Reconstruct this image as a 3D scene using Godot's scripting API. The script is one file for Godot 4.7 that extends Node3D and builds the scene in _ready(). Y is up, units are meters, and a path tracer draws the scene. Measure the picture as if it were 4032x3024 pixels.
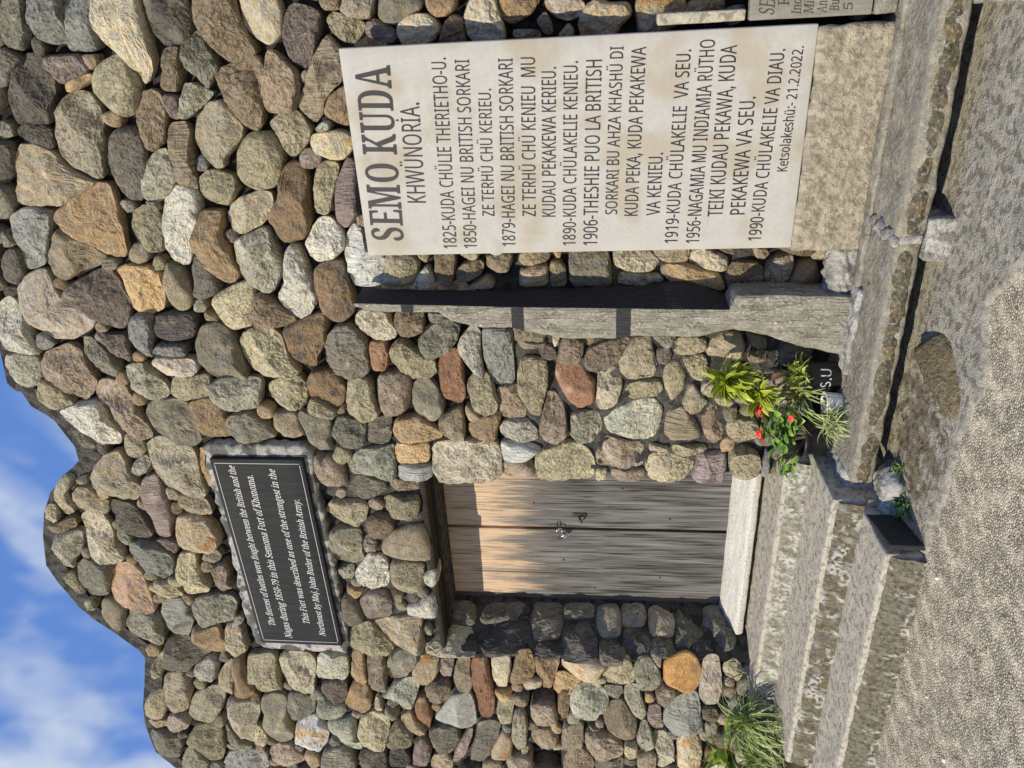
extends Node3D
# A stone fort wall with a door, inscription slab, standing stone, bench ledge, steps and pots.
# Units are metres. The wall face is the plane z = 0, x runs along it, +z points to the street.
const STONES = [
	["w2", [-132, 503, -131, 498, -137, 496, -147, 494, -153, 488, -160, 481, -164, 475, -171, 480, -178, 494, -178, 508, -172, 515, -162, 519, -152, 521, -142, 518, -136, 511]],
	["y2", [-565, 519, -544, 504, -544, 488, -548, 483, -571, 485, -593, 494, -594, 507, -582, 516]],
	["l2", [-259, 468, -253, 461, -252, 455, -257, 444, -262, 435, -275, 435, -288, 436, -300, 434, -302, 438, -299, 448, -295, 455, -292, 463, -281, 467, -269, 469]],
	["l2", [-256, 266, -254, 258, -253, 247, -253, 236, -253, 223, -264, 221, -281, 222, -282, 239, -282, 262, -274, 267]],
	["g2", [-507, 437, -503, 427, -505, 418, -516, 418, -529, 421, -541, 419, -559, 421, -565, 433, -558, 441, -542, 445, -527, 439, -514, 440]],
	["t", [-57, 486, -58, 476, -62, 466, -70, 462, -77, 451, -80, 444, -83, 452, -87, 459, -92, 469, -91, 499, -79, 495, -66, 491]],
	["l2", [-515, 470, -509, 464, -515, 451, -516, 443, -529, 445, -542, 451, -559, 453, -567, 455, -563, 465, -550, 473, -530, 473]],
	["o2", [-82, 457, -79, 448, -81, 438, -90, 438, -99, 438, -110, 440, -123, 441, -125, 445, -123, 452, -117, 460, -110, 467, -104, 472, -97, 475, -91, 467]],
	["r2", [-367, 526, -365, 515, -372, 506, -385, 505, -396, 504, -410, 504, -413, 507, -407, 520, -402, 537, -395, 537, -379, 531]],
	["y2", [-458, 439, -453, 416, -469, 417, -484, 418, -496, 417, -501, 433, -499, 440, -485, 443, -468, 441]],
	["l2", [-457, 411, -452, 403, -454, 386, -465, 384, -485, 389, -498, 391, -501, 400, -495, 406, -483, 411, -469, 413]],
	["d2", [-440, 501, -441, 486, -446, 475, -455, 469, -466, 485, -476, 493, -476, 515, -459, 510]],
	["p", [-142, 485, -138, 476, -132, 461, -132, 455, -138, 452, -146, 450, -154, 448, -160, 450, -170, 456, -171, 461, -168, 468, -162, 476, -155, 482, -148, 489]],
	["l2", [-503, 494, -495, 474, -504, 470, -522, 476, -544, 492, -538, 501, -530, 507, -515, 502]],
	["w4", [-486, 179, -474, 174, -470, 166, -473, 158, -486, 150, -495, 150, -517, 160, -516, 169, -506, 177, -496, 179]],
	["l2", [-31, 439, -33, 434, -39, 432, -47, 431, -55, 433, -68, 437, -78, 442, -74, 450, -69, 458, -61, 462, -54, 461, -42, 457, -35, 452, -32, 445]],
	["s2", [-503, 106, -487, 98, -478, 88, -477, 83, -491, 79, -507, 77, -520, 76, -523, 100, -512, 106]],
	["s", [-595, 492, -580, 482, -575, 456, -581, 450, -602, 452, -606, 494]],
	["g2", [-226, 457, -223, 446, -222, 435, -226, 428, -237, 427, -251, 427, -254, 427, -259, 434, -257, 445, -252, 454, -244, 458, -235, 461]],
	["W", [-533, 411, -528, 402, -527, 394, -538, 392, -548, 387, -561, 391, -572, 400, -573, 410, -562, 417, -546, 414]],
	["W2", [-512, 285, -495, 275, -490, 261, -500, 258, -525, 257, -530, 262, -530, 274, -524, 292, -519, 289]],
	["g2", [-171, 406, -168, 396, -175, 387, -186, 384, -199, 383, -207, 383, -209, 393, -207, 401, -202, 409, -194, 413, -181, 411]],
	["g", [-411, 527, -413, 515, -415, 503, -430, 505, -441, 506, -451, 511, -449, 520, -442, 532, -434, 535]],
	["l2", [-318, 534, -316, 525, -320, 520, -329, 518, -339, 517, -350, 517, -362, 516, -363, 520, -362, 532, -357, 539, -345, 539, -331, 538, -322, 538]],
	["t2", [-484, 517, -479, 502, -490, 495, -503, 498, -526, 508, -528, 515, -518, 523, -500, 522]],
	["t3", [-189, 519, -182, 501, -186, 493, -198, 491, -210, 489, -217, 494, -223, 501, -219, 508, -212, 513, -207, 520, -198, 524]],
	["r", [-450, 254, -446, 245, -456, 242, -475, 241, -506, 241, -520, 245, -520, 250, -509, 254, -483, 254, -467, 257]],
	["L", [-321, 463, -318, 456, -319, 441, -327, 436, -342, 434, -347, 438, -352, 446, -352, 458, -349, 464, -337, 467]],
	["y", [-267, 199, -259, 195, -255, 183, -252, 178, -255, 167, -262, 162, -269, 160, -280, 161, -282, 173, -281, 188, -278, 197]],
	["g", [-402, 472, -396, 460, -395, 439, -403, 436, -417, 441, -422, 449, -429, 469, -419, 472]],
	["l", [-267, 502, -263, 490, -270, 488, -284, 487, -296, 484, -303, 487, -306, 491, -302, 501, -296, 510, -290, 516, -283, 515, -274, 509]],
	["g", [-369, 557, -361, 549, -363, 539, -364, 527, -376, 531, -385, 535, -399, 542, -399, 557, -389, 558, -380, 560]],
	["t", [-329, 304, -323, 291, -322, 279, -337, 276, -353, 277, -354, 282, -351, 300, -347, 313, -338, 310]],
	["O", [-445, 108, -434, 93, -440, 85, -450, 81, -465, 81, -475, 85, -475, 92, -469, 100, -464, 108]],
	["d2", [-571, 395, -564, 380, -571, 369, -585, 368, -595, 370, -598, 402]],
	["t", [-493, 147, -490, 138, -500, 134, -512, 127, -530, 127, -535, 134, -531, 143, -520, 150, -507, 153, -500, 152]],
	["w", [-83, 401, -84, 393, -87, 386, -96, 387, -106, 390, -116, 396, -130, 403, -130, 407, -126, 412, -118, 414, -109, 413, -99, 410, -90, 406]],
	["l", [17, 415, 16, 392, 4, 393, -7, 393, -17, 393, -23, 396, -27, 399, -28, 401, -22, 403, -12, 411, -7, 416, 0, 418, 8, 417]],
	["y", [-176, 380, -173, 372, -173, 359, -178, 355, -187, 354, -197, 350, -202, 347, -204, 348, -204, 365, -202, 376, -194, 381, -183, 382]],
	["t3", [-211, 488, -208, 484, -209, 475, -214, 470, -223, 468, -233, 467, -243, 463, -252, 461, -254, 468, -250, 475, -243, 482, -231, 485, -225, 490, -217, 492]],
	["d2", [-177, 324, -170, 316, -169, 310, -174, 304, -181, 300, -190, 301, -200, 301, -206, 307, -207, 315, -202, 322, -195, 328, -186, 328]],
	["s2", [-345, 507, -343, 496, -345, 486, -354, 477, -361, 476, -374, 480, -377, 489, -373, 499, -363, 506, -354, 509]],
	["y", [-527, 355, -519, 344, -524, 332, -538, 332, -558, 337, -557, 348, -552, 356, -544, 360]],
	["b2", [-91, 337, -78, 333, -72, 328, -73, 321, -84, 319, -94, 321, -105, 322, -115, 327, -118, 339, -115, 342, -109, 345, -104, 348, -96, 342]],
	["d2", [-527, 256, -522, 245, -526, 237, -539, 240, -551, 246, -564, 248, -575, 256, -573, 265, -558, 263, -543, 258]],
	["g", [-117, 370, -113, 364, -108, 350, -116, 347, -125, 345, -136, 346, -147, 353, -149, 358, -144, 364, -137, 369, -127, 372]],
	["d", [-15, 470, -11, 462, -13, 456, -18, 455, -24, 453, -31, 455, -42, 460, -47, 463, -46, 483, -35, 483, -28, 481, -23, 476]],
	["t", [-417, 329, -413, 319, -410, 302, -411, 291, -426, 292, -441, 291, -438, 301, -436, 311, -428, 318, -422, 324]],
	["t3", [-527, 167, -527, 157, -534, 145, -542, 137, -554, 138, -560, 148, -561, 158, -542, 168]],
	["w4", [-235, 154, -227, 145, -221, 133, -221, 123, -228, 119, -236, 119, -248, 123, -251, 130, -248, 141, -243, 152]],
	["L", [-533, 94, -523, 89, -524, 80, -537, 75, -559, 74, -568, 77, -566, 92]],
	["w", [-231, 522, -227, 511, -224, 496, -226, 491, -234, 490, -244, 488, -251, 485, -257, 487, -258, 493, -257, 499, -250, 505, -243, 513, -237, 518]],
	["s2", [-401, 494, -399, 481, -406, 477, -419, 476, -433, 482, -441, 487, -438, 493, -427, 498, -414, 501, -406, 498]],
	["g2", [-557, 551, -556, 538, -564, 526, -574, 526, -588, 532, -592, 538, -585, 548, -570, 554]],
	["s", [-94, 499, -93, 490, -96, 479, -103, 482, -113, 488, -127, 495, -131, 505, -130, 509, -122, 508, -111, 508, -104, 509, -99, 508]],
	["p2", [-286, 478, -283, 468, -289, 467, -297, 466, -309, 465, -322, 466, -331, 471, -339, 473, -338, 482, -322, 479, -307, 481, -296, 482]],
	["y", [-425, 348, -416, 331, -426, 326, -440, 315, -446, 319, -448, 328, -445, 344, -437, 350]],
	["w4", [-454, 379, -452, 368, -453, 356, -467, 357, -480, 360, -482, 373, -481, 386]],
	["o2", [-98, 387, -98, 374, -104, 374, -113, 377, -119, 375, -128, 375, -134, 373, -138, 373, -142, 378, -138, 386, -132, 391, -124, 393, -117, 396, -107, 391]],
	["w2", [-442, 79, -437, 75, -438, 69, -458, 66, -476, 64, -489, 66, -491, 75, -479, 80, -459, 80]],
	["w", [-122, 339, -118, 335, -125, 331, -134, 330, -141, 327, -151, 326, -158, 330, -163, 334, -166, 338, -162, 344, -156, 350, -150, 351, -143, 344, -133, 343]],
	["w", [-149, 530, -150, 526, -158, 524, -169, 523, -181, 523, -189, 521, -189, 530, -184, 545, -174, 545, -154, 537]],
	["w4", [-536, 387, -531, 375, -526, 360, -538, 361, -556, 365, -562, 358, -568, 362, -567, 373, -551, 380]],
	["y", [-354, 469, -353, 457, -362, 458, -380, 456, -389, 454, -392, 459, -395, 475, -380, 475, -370, 475]],
	["g2", [-327, 347, -324, 337, -327, 326, -338, 326, -356, 328, -359, 336, -355, 348, -343, 350]],
	["y", [-60, 353, -56, 347, -56, 337, -63, 332, -71, 332, -81, 335, -86, 341, -87, 350, -84, 357, -77, 360, -66, 357]],
	["b", [11, 363, 11, 341, 2, 341, -6, 339, -12, 336, -17, 336, -20, 344, -21, 348, -16, 354, -8, 359, -3, 363, 4, 365]],
	["g2", [-451, 320, -440, 306, -440, 297, -452, 297, -463, 304, -473, 309, -478, 320, -474, 325, -461, 323]],
	["t", [-109, 482, -106, 478, -110, 473, -114, 467, -119, 461, -125, 454, -129, 461, -133, 474, -138, 484, -136, 490, -128, 493, -123, 491, -114, 485]],
	["w4", [-496, 329, -482, 319, -476, 307, -480, 300, -492, 303, -514, 311, -513, 316, -503, 323, -500, 335]],
	["d", [-50, 421, -51, 413, -55, 410, -66, 411, -75, 414, -85, 420, -91, 421, -90, 428, -85, 432, -78, 433, -68, 432, -59, 429, -53, 426]],
	["b2", [-133, 323, -129, 317, -129, 307, -137, 306, -146, 305, -156, 303, -163, 306, -168, 314, -165, 319, -160, 323, -149, 324, -140, 325]],
	["d2", [-538, 298, -532, 290, -531, 274, -542, 272, -559, 279, -566, 285, -563, 293, -549, 296]],
	["o", [-132, 449, -130, 443, -131, 435, -131, 426, -134, 423, -141, 424, -148, 424, -158, 427, -161, 436, -159, 446, -150, 447, -142, 447, -136, 448]],
	["g", [-210, 408, -206, 399, -207, 375, -213, 375, -228, 380, -229, 389, -230, 399, -224, 405, -216, 408]],
	["s", [-172, 227, -172, 209, -188, 210, -211, 210, -211, 222, -200, 226, -188, 227]],
	["w4", [-269, 326, -260, 314, -258, 299, -257, 293, -265, 293, -283, 294, -281, 302, -279, 324]],
	["g", [-339, 564, -334, 548, -336, 543, -345, 545, -355, 549, -361, 556, -371, 560, -370, 568, -360, 572, -347, 568]],
	["b", [-25, 360, -22, 354, -21, 344, -18, 335, -24, 334, -35, 337, -44, 338, -52, 340, -55, 344, -50, 351, -44, 356, -38, 358]],
	["b2", [-171, 351, -167, 340, -161, 324, -167, 322, -174, 324, -184, 328, -191, 334, -198, 335, -198, 340, -190, 346, -181, 350]],
	["l", [-40, 368, -39, 360, -41, 358, -47, 355, -52, 351, -58, 353, -63, 358, -69, 366, -74, 367, -74, 371, -69, 375, -63, 379, -56, 379, -48, 376]],
	["y", [-153, 395, -147, 385, -142, 372, -141, 367, -149, 366, -162, 368, -170, 372, -173, 383, -170, 387, -164, 391]],
	["d", [-573, 363, -562, 351, -561, 338, -589, 341, -591, 365]],
	["g", [-500, 413, -501, 400, -507, 392, -521, 395, -528, 402, -533, 415, -521, 418]],
	["y2", [-14, 413, -14, 409, -19, 406, -26, 404, -35, 406, -43, 410, -45, 417, -42, 423, -36, 428, -31, 431, -25, 430, -19, 425, -16, 419]],
	["d2", [-306, 509, -309, 500, -311, 490, -320, 487, -329, 487, -338, 486, -339, 496, -335, 504, -327, 507, -316, 512]],
	["o2", [-492, 359, -481, 351, -487, 344, -499, 343, -516, 346, -522, 354, -515, 363, -509, 366, -501, 362]],
	["y2", [-357, 307, -356, 295, -359, 283, -369, 285, -379, 285, -386, 296, -381, 305, -368, 309]],
	["w", [-350, 323, -351, 314, -359, 310, -372, 311, -379, 313, -383, 323, -379, 330, -371, 334, -365, 334]],
	["w3", [-114, 302, -108, 297, -110, 293, -124, 290, -126, 282, -135, 283, -145, 287, -145, 299, -145, 302, -137, 304, -128, 305]],
	["t3", [-205, 296, -202, 285, -205, 276, -215, 276, -227, 279, -233, 285, -234, 294, -228, 297, -218, 297]],
	["y2", [-204, 207, -192, 204, -194, 190, -204, 189, -213, 190, -225, 193, -233, 194, -233, 199, -226, 203, -217, 207]],
	["t", [-506, 534, -501, 526, -512, 524, -523, 526, -538, 534, -540, 543, -535, 549, -518, 544]],
	["o2", [-225, 428, -222, 417, -222, 409, -230, 405, -245, 404, -250, 405, -251, 412, -251, 421, -243, 424, -234, 426]],
	["t3", [-572, 444, -566, 435, -568, 424, -578, 418, -586, 414, -592, 432, -589, 443]],
	["b2", [-460, 451, -458, 443, -475, 444, -490, 444, -503, 443, -509, 451, -507, 461, -486, 454, -473, 454]],
	["p", [-394, 336, -386, 328, -384, 315, -395, 312, -410, 314, -413, 332, -406, 335]],
	["L", [-449, 296, -445, 287, -445, 280, -465, 283, -474, 287, -481, 294, -480, 301, -467, 304]],
	["t3", [-451, 337, -451, 327, -461, 325, -479, 327, -495, 330, -495, 334, -491, 340, -468, 340, -457, 339]],
	["g", [-589, 529, -576, 520, -589, 515, -598, 508, -608, 511, -610, 537]],
	["g", [-444, 128, -441, 121, -449, 115, -460, 110, -473, 112, -479, 116, -477, 125, -464, 129, -452, 130]],
	["t3", [-263, 159, -248, 154, -252, 142, -254, 129, -265, 128, -271, 131, -271, 146, -270, 158]],
	["t2", [-10, 296, -14, 293, -17, 290, -27, 289, -31, 290, -35, 297, -41, 303, -48, 306, -52, 310, -48, 314, -43, 318, -38, 315, -28, 309, -18, 303]],
	["d", [12, 390, 15, 386, 13, 367, 6, 366, -2, 366, -8, 370, -11, 378, -10, 385, -6, 388, 1, 390]],
	["b", [-561, 185, -548, 174, -555, 167, -567, 161, -576, 162, -578, 186]],
	["r", [-205, 184, -197, 183, -196, 178, -197, 171, -204, 165, -209, 160, -216, 160, -223, 161, -227, 169, -223, 175, -215, 180]],
	["g", [-188, 544, -188, 532, -191, 523, -202, 523, -211, 531, -213, 542, -207, 548, -197, 549]],
	["b2", [-209, 343, -202, 339, -201, 334, -202, 326, -207, 322, -215, 319, -224, 322, -229, 328, -225, 335, -220, 343, -215, 344]],
	["L", [-448, 185, -447, 170, -447, 150, -455, 153, -466, 158, -468, 168, -462, 176, -456, 184]],
	["y", [-451, 148, -442, 139, -443, 134, -462, 130, -469, 130, -473, 139, -470, 150, -463, 154]],
	["l2", [-526, 113, -525, 104, -537, 97, -561, 96, -571, 107, -548, 109, -533, 113]],
	["y", [-209, 316, -204, 313, -207, 302, -216, 301, -225, 300, -233, 299, -236, 303, -237, 310, -231, 318, -222, 319]],
	["o2", [-430, 478, -431, 466, -430, 459, -441, 459, -446, 455, -455, 455, -455, 468, -448, 477, -438, 482]],
	["t3", [-500, 211, -497, 201, -497, 192, -513, 190, -523, 191, -526, 205, -515, 210]],
	["g2", [-125, 174, -125, 153, -131, 152, -141, 151, -147, 151, -147, 174]],
	["g", [-198, 464, -196, 453, -202, 447, -212, 441, -219, 440, -224, 449, -222, 456, -215, 463, -205, 465]],
	["g2", [-238, 405, -234, 399, -233, 386, -242, 376, -250, 372, -252, 382, -253, 398, -246, 404]],
	["y2", [-307, 346, -303, 342, -302, 321, -306, 317, -316, 320, -325, 327, -321, 337, -316, 344, -311, 348]],
	["w4", [-508, 389, -504, 380, -511, 368, -520, 367, -529, 375, -530, 387, -521, 392]],
	["y", [-262, 127, -260, 117, -263, 107, -265, 97, -272, 98, -278, 104, -280, 113, -280, 124, -270, 127]],
	["r", [-196, 256, -188, 252, -187, 244, -196, 242, -212, 242, -220, 242, -225, 245, -221, 255, -214, 256, -204, 256]],
	["b", [-15, 329, -18, 324, -22, 319, -26, 315, -34, 315, -42, 319, -46, 321, -46, 333, -42, 336, -33, 335, -23, 331]],
	["o2", [-441, 218, -440, 209, -454, 207, -466, 207, -473, 216, -475, 224, -468, 226, -455, 222]],
	["l2", [-508, 224, -507, 217, -524, 215, -548, 217, -556, 224, -542, 228, -520, 226]],
	["y2", [-538, 330, -526, 322, -537, 315, -546, 313, -558, 316, -563, 323, -555, 331, -546, 333]],
	["t", [-445, 262, -447, 257, -463, 257, -483, 258, -492, 262, -488, 269, -473, 271, -458, 268]],
	["t", [-522, 185, -519, 170, -533, 169, -544, 170, -554, 182, -543, 187]],
	["l", [-195, 146, -180, 137, -179, 128, -188, 126, -198, 123, -207, 126, -207, 140, -202, 144]],
	["o2", [-444, 205, -443, 194, -443, 187, -453, 188, -466, 191, -481, 195, -479, 200, -470, 199, -462, 205]],
	["p2", [-554, 311, -546, 304, -554, 300, -564, 299, -586, 306, -587, 317, -566, 314]],
	["s", [18, 433, 17, 417, 4, 419, -7, 422, -11, 423, -11, 439, -3, 437, 6, 435]],
	["t3", [-263, 348, -266, 343, -265, 336, -270, 332, -278, 330, -287, 329, -290, 334, -290, 347, -282, 349, -274, 350]],
	["t", [-403, 547, -402, 540, -408, 529, -422, 533, -435, 539, -427, 547, -416, 552]],
	["l", [13, 339, 12, 320, 1, 318, -8, 320, -13, 328, -10, 333, -4, 339, 2, 339]],
	["l", [-445, 239, -442, 225, -459, 225, -481, 230, -481, 237, -462, 239]],
	["g2", [-211, 274, -209, 270, -208, 264, -216, 259, -225, 256, -232, 257, -238, 263, -237, 269, -230, 275, -224, 276]],
	["y", [-211, 369, -206, 360, -205, 348, -213, 345, -222, 346, -228, 350, -229, 358, -224, 366, -217, 370]],
	["w", [-471, 486, -459, 471, -468, 466, -483, 472, -493, 481, -487, 489, -479, 489]],
	["y", [-186, 286, -180, 279, -186, 272, -192, 265, -195, 259, -203, 259, -207, 264, -207, 274, -201, 282, -192, 285]],
	["p", [-485, 381, -483, 361, -498, 363, -509, 368, -507, 377, -500, 384]],
	["t", [-298, 535, -294, 530, -294, 522, -301, 519, -307, 512, -316, 514, -318, 521, -315, 530, -312, 537, -306, 538]],
	["l", [-96, 368, -91, 361, -88, 349, -89, 343, -95, 343, -102, 347, -107, 353, -112, 364, -109, 370, -102, 371]],
	["t3", [-217, 189, -217, 185, -225, 180, -235, 178, -244, 177, -251, 183, -252, 189, -245, 195, -239, 194, -227, 191]],
	["y2", [-97, 428, -94, 420, -97, 413, -103, 412, -116, 414, -121, 416, -121, 425, -115, 430, -107, 432, -101, 430]],
	["t2", [-50, 392, -49, 384, -54, 382, -62, 384, -71, 384, -80, 385, -87, 387, -86, 391, -82, 396, -75, 397, -66, 397, -57, 395]],
	["s", [18, 451, 17, 434, 5, 436, -7, 438, -7, 448, -4, 454, 0, 455, 8, 454]],
	["y2", [-205, 431, -204, 410, -208, 409, -218, 411, -221, 417, -223, 432, -218, 437, -210, 436]],
	["y2", [-299, 305, -297, 281, -303, 280, -315, 283, -316, 302, -309, 304]],
	["t", [-479, 468, -463, 455, -475, 454, -490, 457, -506, 464, -502, 470, -491, 471]],
	["w", [-110, 322, -104, 316, -104, 311, -109, 307, -115, 304, -122, 305, -127, 311, -129, 321, -126, 326, -120, 327]],
	["g", [-180, 267, -172, 259, -167, 248, -171, 241, -180, 243, -188, 250, -192, 260, -189, 264]],
	["g", [-64, 405, -63, 399, -72, 397, -82, 398, -89, 406, -92, 411, -90, 417, -85, 419, -75, 415, -69, 411]],
	["y2", [-210, 239, -202, 233, -204, 226, -213, 223, -223, 220, -230, 222, -233, 229, -228, 236, -219, 238]],
	["p2", [-91, 305, -82, 302, -71, 295, -73, 291, -89, 291, -101, 292, -105, 296, -110, 302, -106, 306]],
	["p", [4, 314, 5, 311, 3, 304, 0, 298, -7, 300, -16, 304, -23, 308, -25, 311, -21, 316, -14, 318, -8, 319, -2, 317]],
	["w2", [-537, 529, -532, 523, -533, 511, -541, 509, -553, 518, -558, 528, -550, 533]],
	["o2", [-237, 289, -235, 274, -241, 267, -246, 262, -250, 259, -252, 267, -253, 286, -247, 291]],
	["k", [-163, 433, -161, 422, -161, 408, -169, 408, -177, 412, -179, 423, -176, 434, -169, 435]],
	["t3", [-486, 296, -477, 287, -477, 277, -485, 275, -495, 278, -504, 286, -502, 293, -493, 295]],
	["b", [-33, 403, -32, 398, -34, 394, -41, 393, -49, 395, -58, 398, -64, 406, -61, 409, -55, 409, -48, 410, -41, 409, -36, 407]],
	["g", [-235, 327, -237, 317, -239, 309, -249, 311, -256, 312, -259, 321, -258, 327, -251, 330, -245, 332]],
	["L", [-557, 246, -534, 235, -543, 229, -558, 229, -567, 234, -568, 247]],
	["k", [-565, 335, -564, 323, -573, 319, -588, 321, -589, 338]],
	["p3", [-260, 95, -259, 78, -270, 77, -281, 78, -281, 94, -277, 98, -268, 95]],
	["y2", [-286, 540, -283, 534, -285, 531, -292, 534, -298, 541, -304, 541, -312, 540, -318, 543, -320, 549, -314, 552, -307, 554, -300, 552, -291, 546]],
	["b", [-151, 366, -148, 360, -154, 355, -160, 349, -166, 342, -170, 350, -171, 358, -171, 369, -160, 368]],
	["s", [-162, 447, -160, 440, -163, 435, -171, 436, -182, 441, -191, 443, -189, 450, -179, 454, -168, 452]],
	["y2", [-209, 530, -207, 522, -215, 517, -223, 513, -226, 511, -229, 515, -230, 529, -226, 534, -221, 536]],
	["d2", [-392, 350, -388, 345, -396, 338, -408, 336, -417, 337, -421, 347, -412, 351]],
	["g2", [-232, 354, -235, 343, -237, 335, -244, 333, -253, 336, -260, 335, -260, 341, -255, 348, -246, 350, -238, 353]],
	["t2", [-235, 116, -228, 112, -227, 106, -234, 100, -242, 95, -247, 94, -250, 99, -251, 111, -246, 116]],
	["y", [-257, 75, -255, 68, -258, 59, -266, 56, -276, 56, -279, 62, -278, 71, -269, 75]],
	["g", [-474, 136, -472, 128, -484, 125, -500, 120, -511, 122, -508, 128, -496, 133, -485, 137]],
	["t3", [-186, 164, -181, 152, -179, 139, -185, 141, -196, 147, -201, 158, -199, 165, -195, 167]],
	["w", [-400, 301, -394, 290, -386, 278, -396, 277, -408, 278, -410, 286, -408, 300]],
	["r", [-497, 303, -497, 298, -507, 295, -521, 294, -536, 298, -533, 303, -524, 306, -509, 307]],
	["l", [-425, 449, -422, 440, -432, 438, -442, 438, -453, 439, -456, 449, -449, 452, -438, 450]],
	["l2", [-164, 304, -160, 298, -160, 289, -162, 284, -168, 283, -174, 280, -178, 281, -180, 287, -179, 294, -173, 301, -168, 305]],
	["g", [-231, 175, -230, 165, -231, 158, -239, 156, -245, 157, -252, 163, -252, 170, -245, 175, -237, 175]],
	["y2", [-126, 281, -126, 266, -132, 262, -139, 263, -145, 268, -145, 285, -134, 282]],
	["b", [-531, 211, -529, 199, -534, 190, -546, 191, -550, 201, -545, 211]],
	["t", [-129, 417, -131, 415, -133, 409, -141, 406, -151, 406, -158, 410, -160, 416, -154, 421, -144, 421]],
	["o2", [-449, 350, -447, 342, -461, 342, -481, 342, -481, 351, -478, 356, -460, 351]],
	["b", [-213, 220, -212, 209, -216, 205, -229, 203, -235, 205, -236, 213, -233, 219, -223, 220]],
	["L", [-3, 140, 1, 138, 0, 118, -6, 117, -13, 119, -17, 127, -17, 138, -8, 140]],
	["d2", [-289, 327, -282, 322, -283, 310, -284, 302, -291, 302, -297, 310, -301, 318, -297, 326, -293, 329]],
	["l2", [-210, 158, -202, 157, -198, 150, -203, 145, -210, 144, -219, 145, -228, 151, -228, 157, -223, 159]],
	["y2", [-80, 383, -75, 377, -76, 369, -79, 362, -85, 361, -92, 366, -95, 369, -93, 375, -91, 381, -87, 384]],
	["o", [-463, 189, -462, 183, -466, 176, -471, 171, -477, 177, -486, 180, -486, 188, -480, 192]],
	["l2", [-4, 224, 2, 221, 5, 217, 4, 209, -5, 207, -11, 205, -17, 205, -16, 222, -9, 224]],
	["g", [18, 464, 15, 455, 9, 455, 0, 457, -4, 459, -9, 465, -7, 473, 4, 473]],
	["y2", [-51, 335, -47, 328, -46, 319, -51, 315, -55, 313, -61, 315, -67, 321, -69, 326, -65, 329, -58, 331, -53, 334]],
	["w2", [-190, 440, -191, 431, -193, 416, -201, 415, -204, 419, -204, 438, -195, 443]],
	["g", [-177, 487, -178, 481, -183, 480, -189, 474, -198, 469, -202, 470, -206, 475, -202, 482, -194, 486, -186, 489]],
	["g", [-515, 123, -513, 120, -529, 114, -541, 112, -548, 117, -543, 123, -533, 126]],
	["w", [-244, 221, -238, 218, -236, 203, -244, 197, -251, 197, -252, 209, -249, 217]],
	["d", [-125, 397, -128, 392, -135, 389, -146, 387, -150, 393, -153, 401, -150, 405, -143, 402, -132, 401]],
	["L", [-3, 164, -1, 160, -3, 151, -3, 144, -8, 142, -13, 148, -17, 150, -17, 166, -11, 168]],
	["w", [-180, 241, -171, 233, -176, 229, -188, 230, -202, 229, -206, 230, -200, 236, -189, 243, -185, 243]],
	["o", [-256, 291, -255, 283, -255, 269, -269, 270, -269, 281, -268, 291]],
	["g", [-564, 159, -558, 138, -574, 137, -576, 159]],
	["t", [-299, 454, -301, 446, -304, 437, -311, 435, -317, 435, -318, 444, -315, 453, -309, 456]],
	["w3", [-253, 220, -253, 206, -258, 194, -262, 199, -267, 205, -268, 220, -261, 221]],
	["y", [-500, 237, -497, 228, -500, 225, -524, 228, -526, 236, -512, 239]],
	["y2", [-88, 316, -77, 314, -73, 309, -74, 301, -85, 304, -92, 307, -99, 309, -102, 313, -100, 317]],
	["t", [-234, 257, -227, 245, -236, 244, -244, 244, -252, 245, -251, 253, -245, 258, -238, 260]],
	["d2", [-238, 306, -235, 296, -236, 292, -247, 293, -254, 296, -256, 302, -254, 309, -248, 310]],
	["t", [-184, 94, -175, 84, -176, 77, -184, 73, -193, 75, -191, 87, -191, 94]],
	["t3", [-364, 445, -360, 435, -370, 434, -379, 437, -386, 435, -390, 445, -384, 448, -373, 445]],
	["l2", [-125, 149, -125, 131, -131, 127, -133, 124, -138, 127, -139, 136, -137, 144, -133, 149]],
	["o2", [-135, 121, -134, 111, -138, 101, -141, 91, -146, 88, -151, 87, -145, 103, -144, 118, -139, 123]],
	["t", [-571, 298, -568, 286, -578, 282, -586, 283, -587, 301]],
	["t", [-233, 371, -232, 356, -241, 355, -249, 353, -251, 361, -250, 367, -242, 371]],
	["g", [-6, 369, -5, 365, -12, 363, -17, 360, -23, 358, -27, 362, -33, 367, -30, 369, -25, 371, -22, 375, -16, 374, -10, 372]],
	["b", [-134, 84, -136, 68, -148, 66, -151, 84, -143, 87]],
	["t", [-557, 125, -549, 115, -554, 110, -571, 111, -573, 124]],
	["L", [-59, 313, -57, 306, -57, 297, -60, 291, -66, 291, -72, 298, -71, 306, -67, 313, -63, 314]],
	["L", [-523, 320, -516, 312, -524, 309, -533, 303, -539, 300, -544, 307, -536, 315, -526, 320]],
	["o2", [-240, 240, -235, 231, -231, 220, -236, 220, -244, 223, -251, 224, -251, 230, -249, 238, -244, 241]],
	["d", [-119, 518, -118, 510, -124, 509, -133, 511, -141, 519, -138, 526, -128, 525]],
	["g2", [3, 267, 8, 265, 7, 247, 2, 245, -3, 249, -7, 259, -6, 265, -3, 268]],
	["y2", [-465, 520, -458, 512, -472, 515, -485, 520, -493, 531, -490, 532, -476, 526]],
	["y", [-209, 119, -199, 118, -195, 111, -204, 106, -213, 106, -223, 113, -216, 116]],
	["y", [-239, 79, -234, 71, -234, 63, -240, 60, -250, 61, -251, 71, -246, 77]],
	["b", [-232, 94, -224, 87, -235, 84, -246, 80, -253, 84, -251, 89, -241, 93]],
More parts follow.
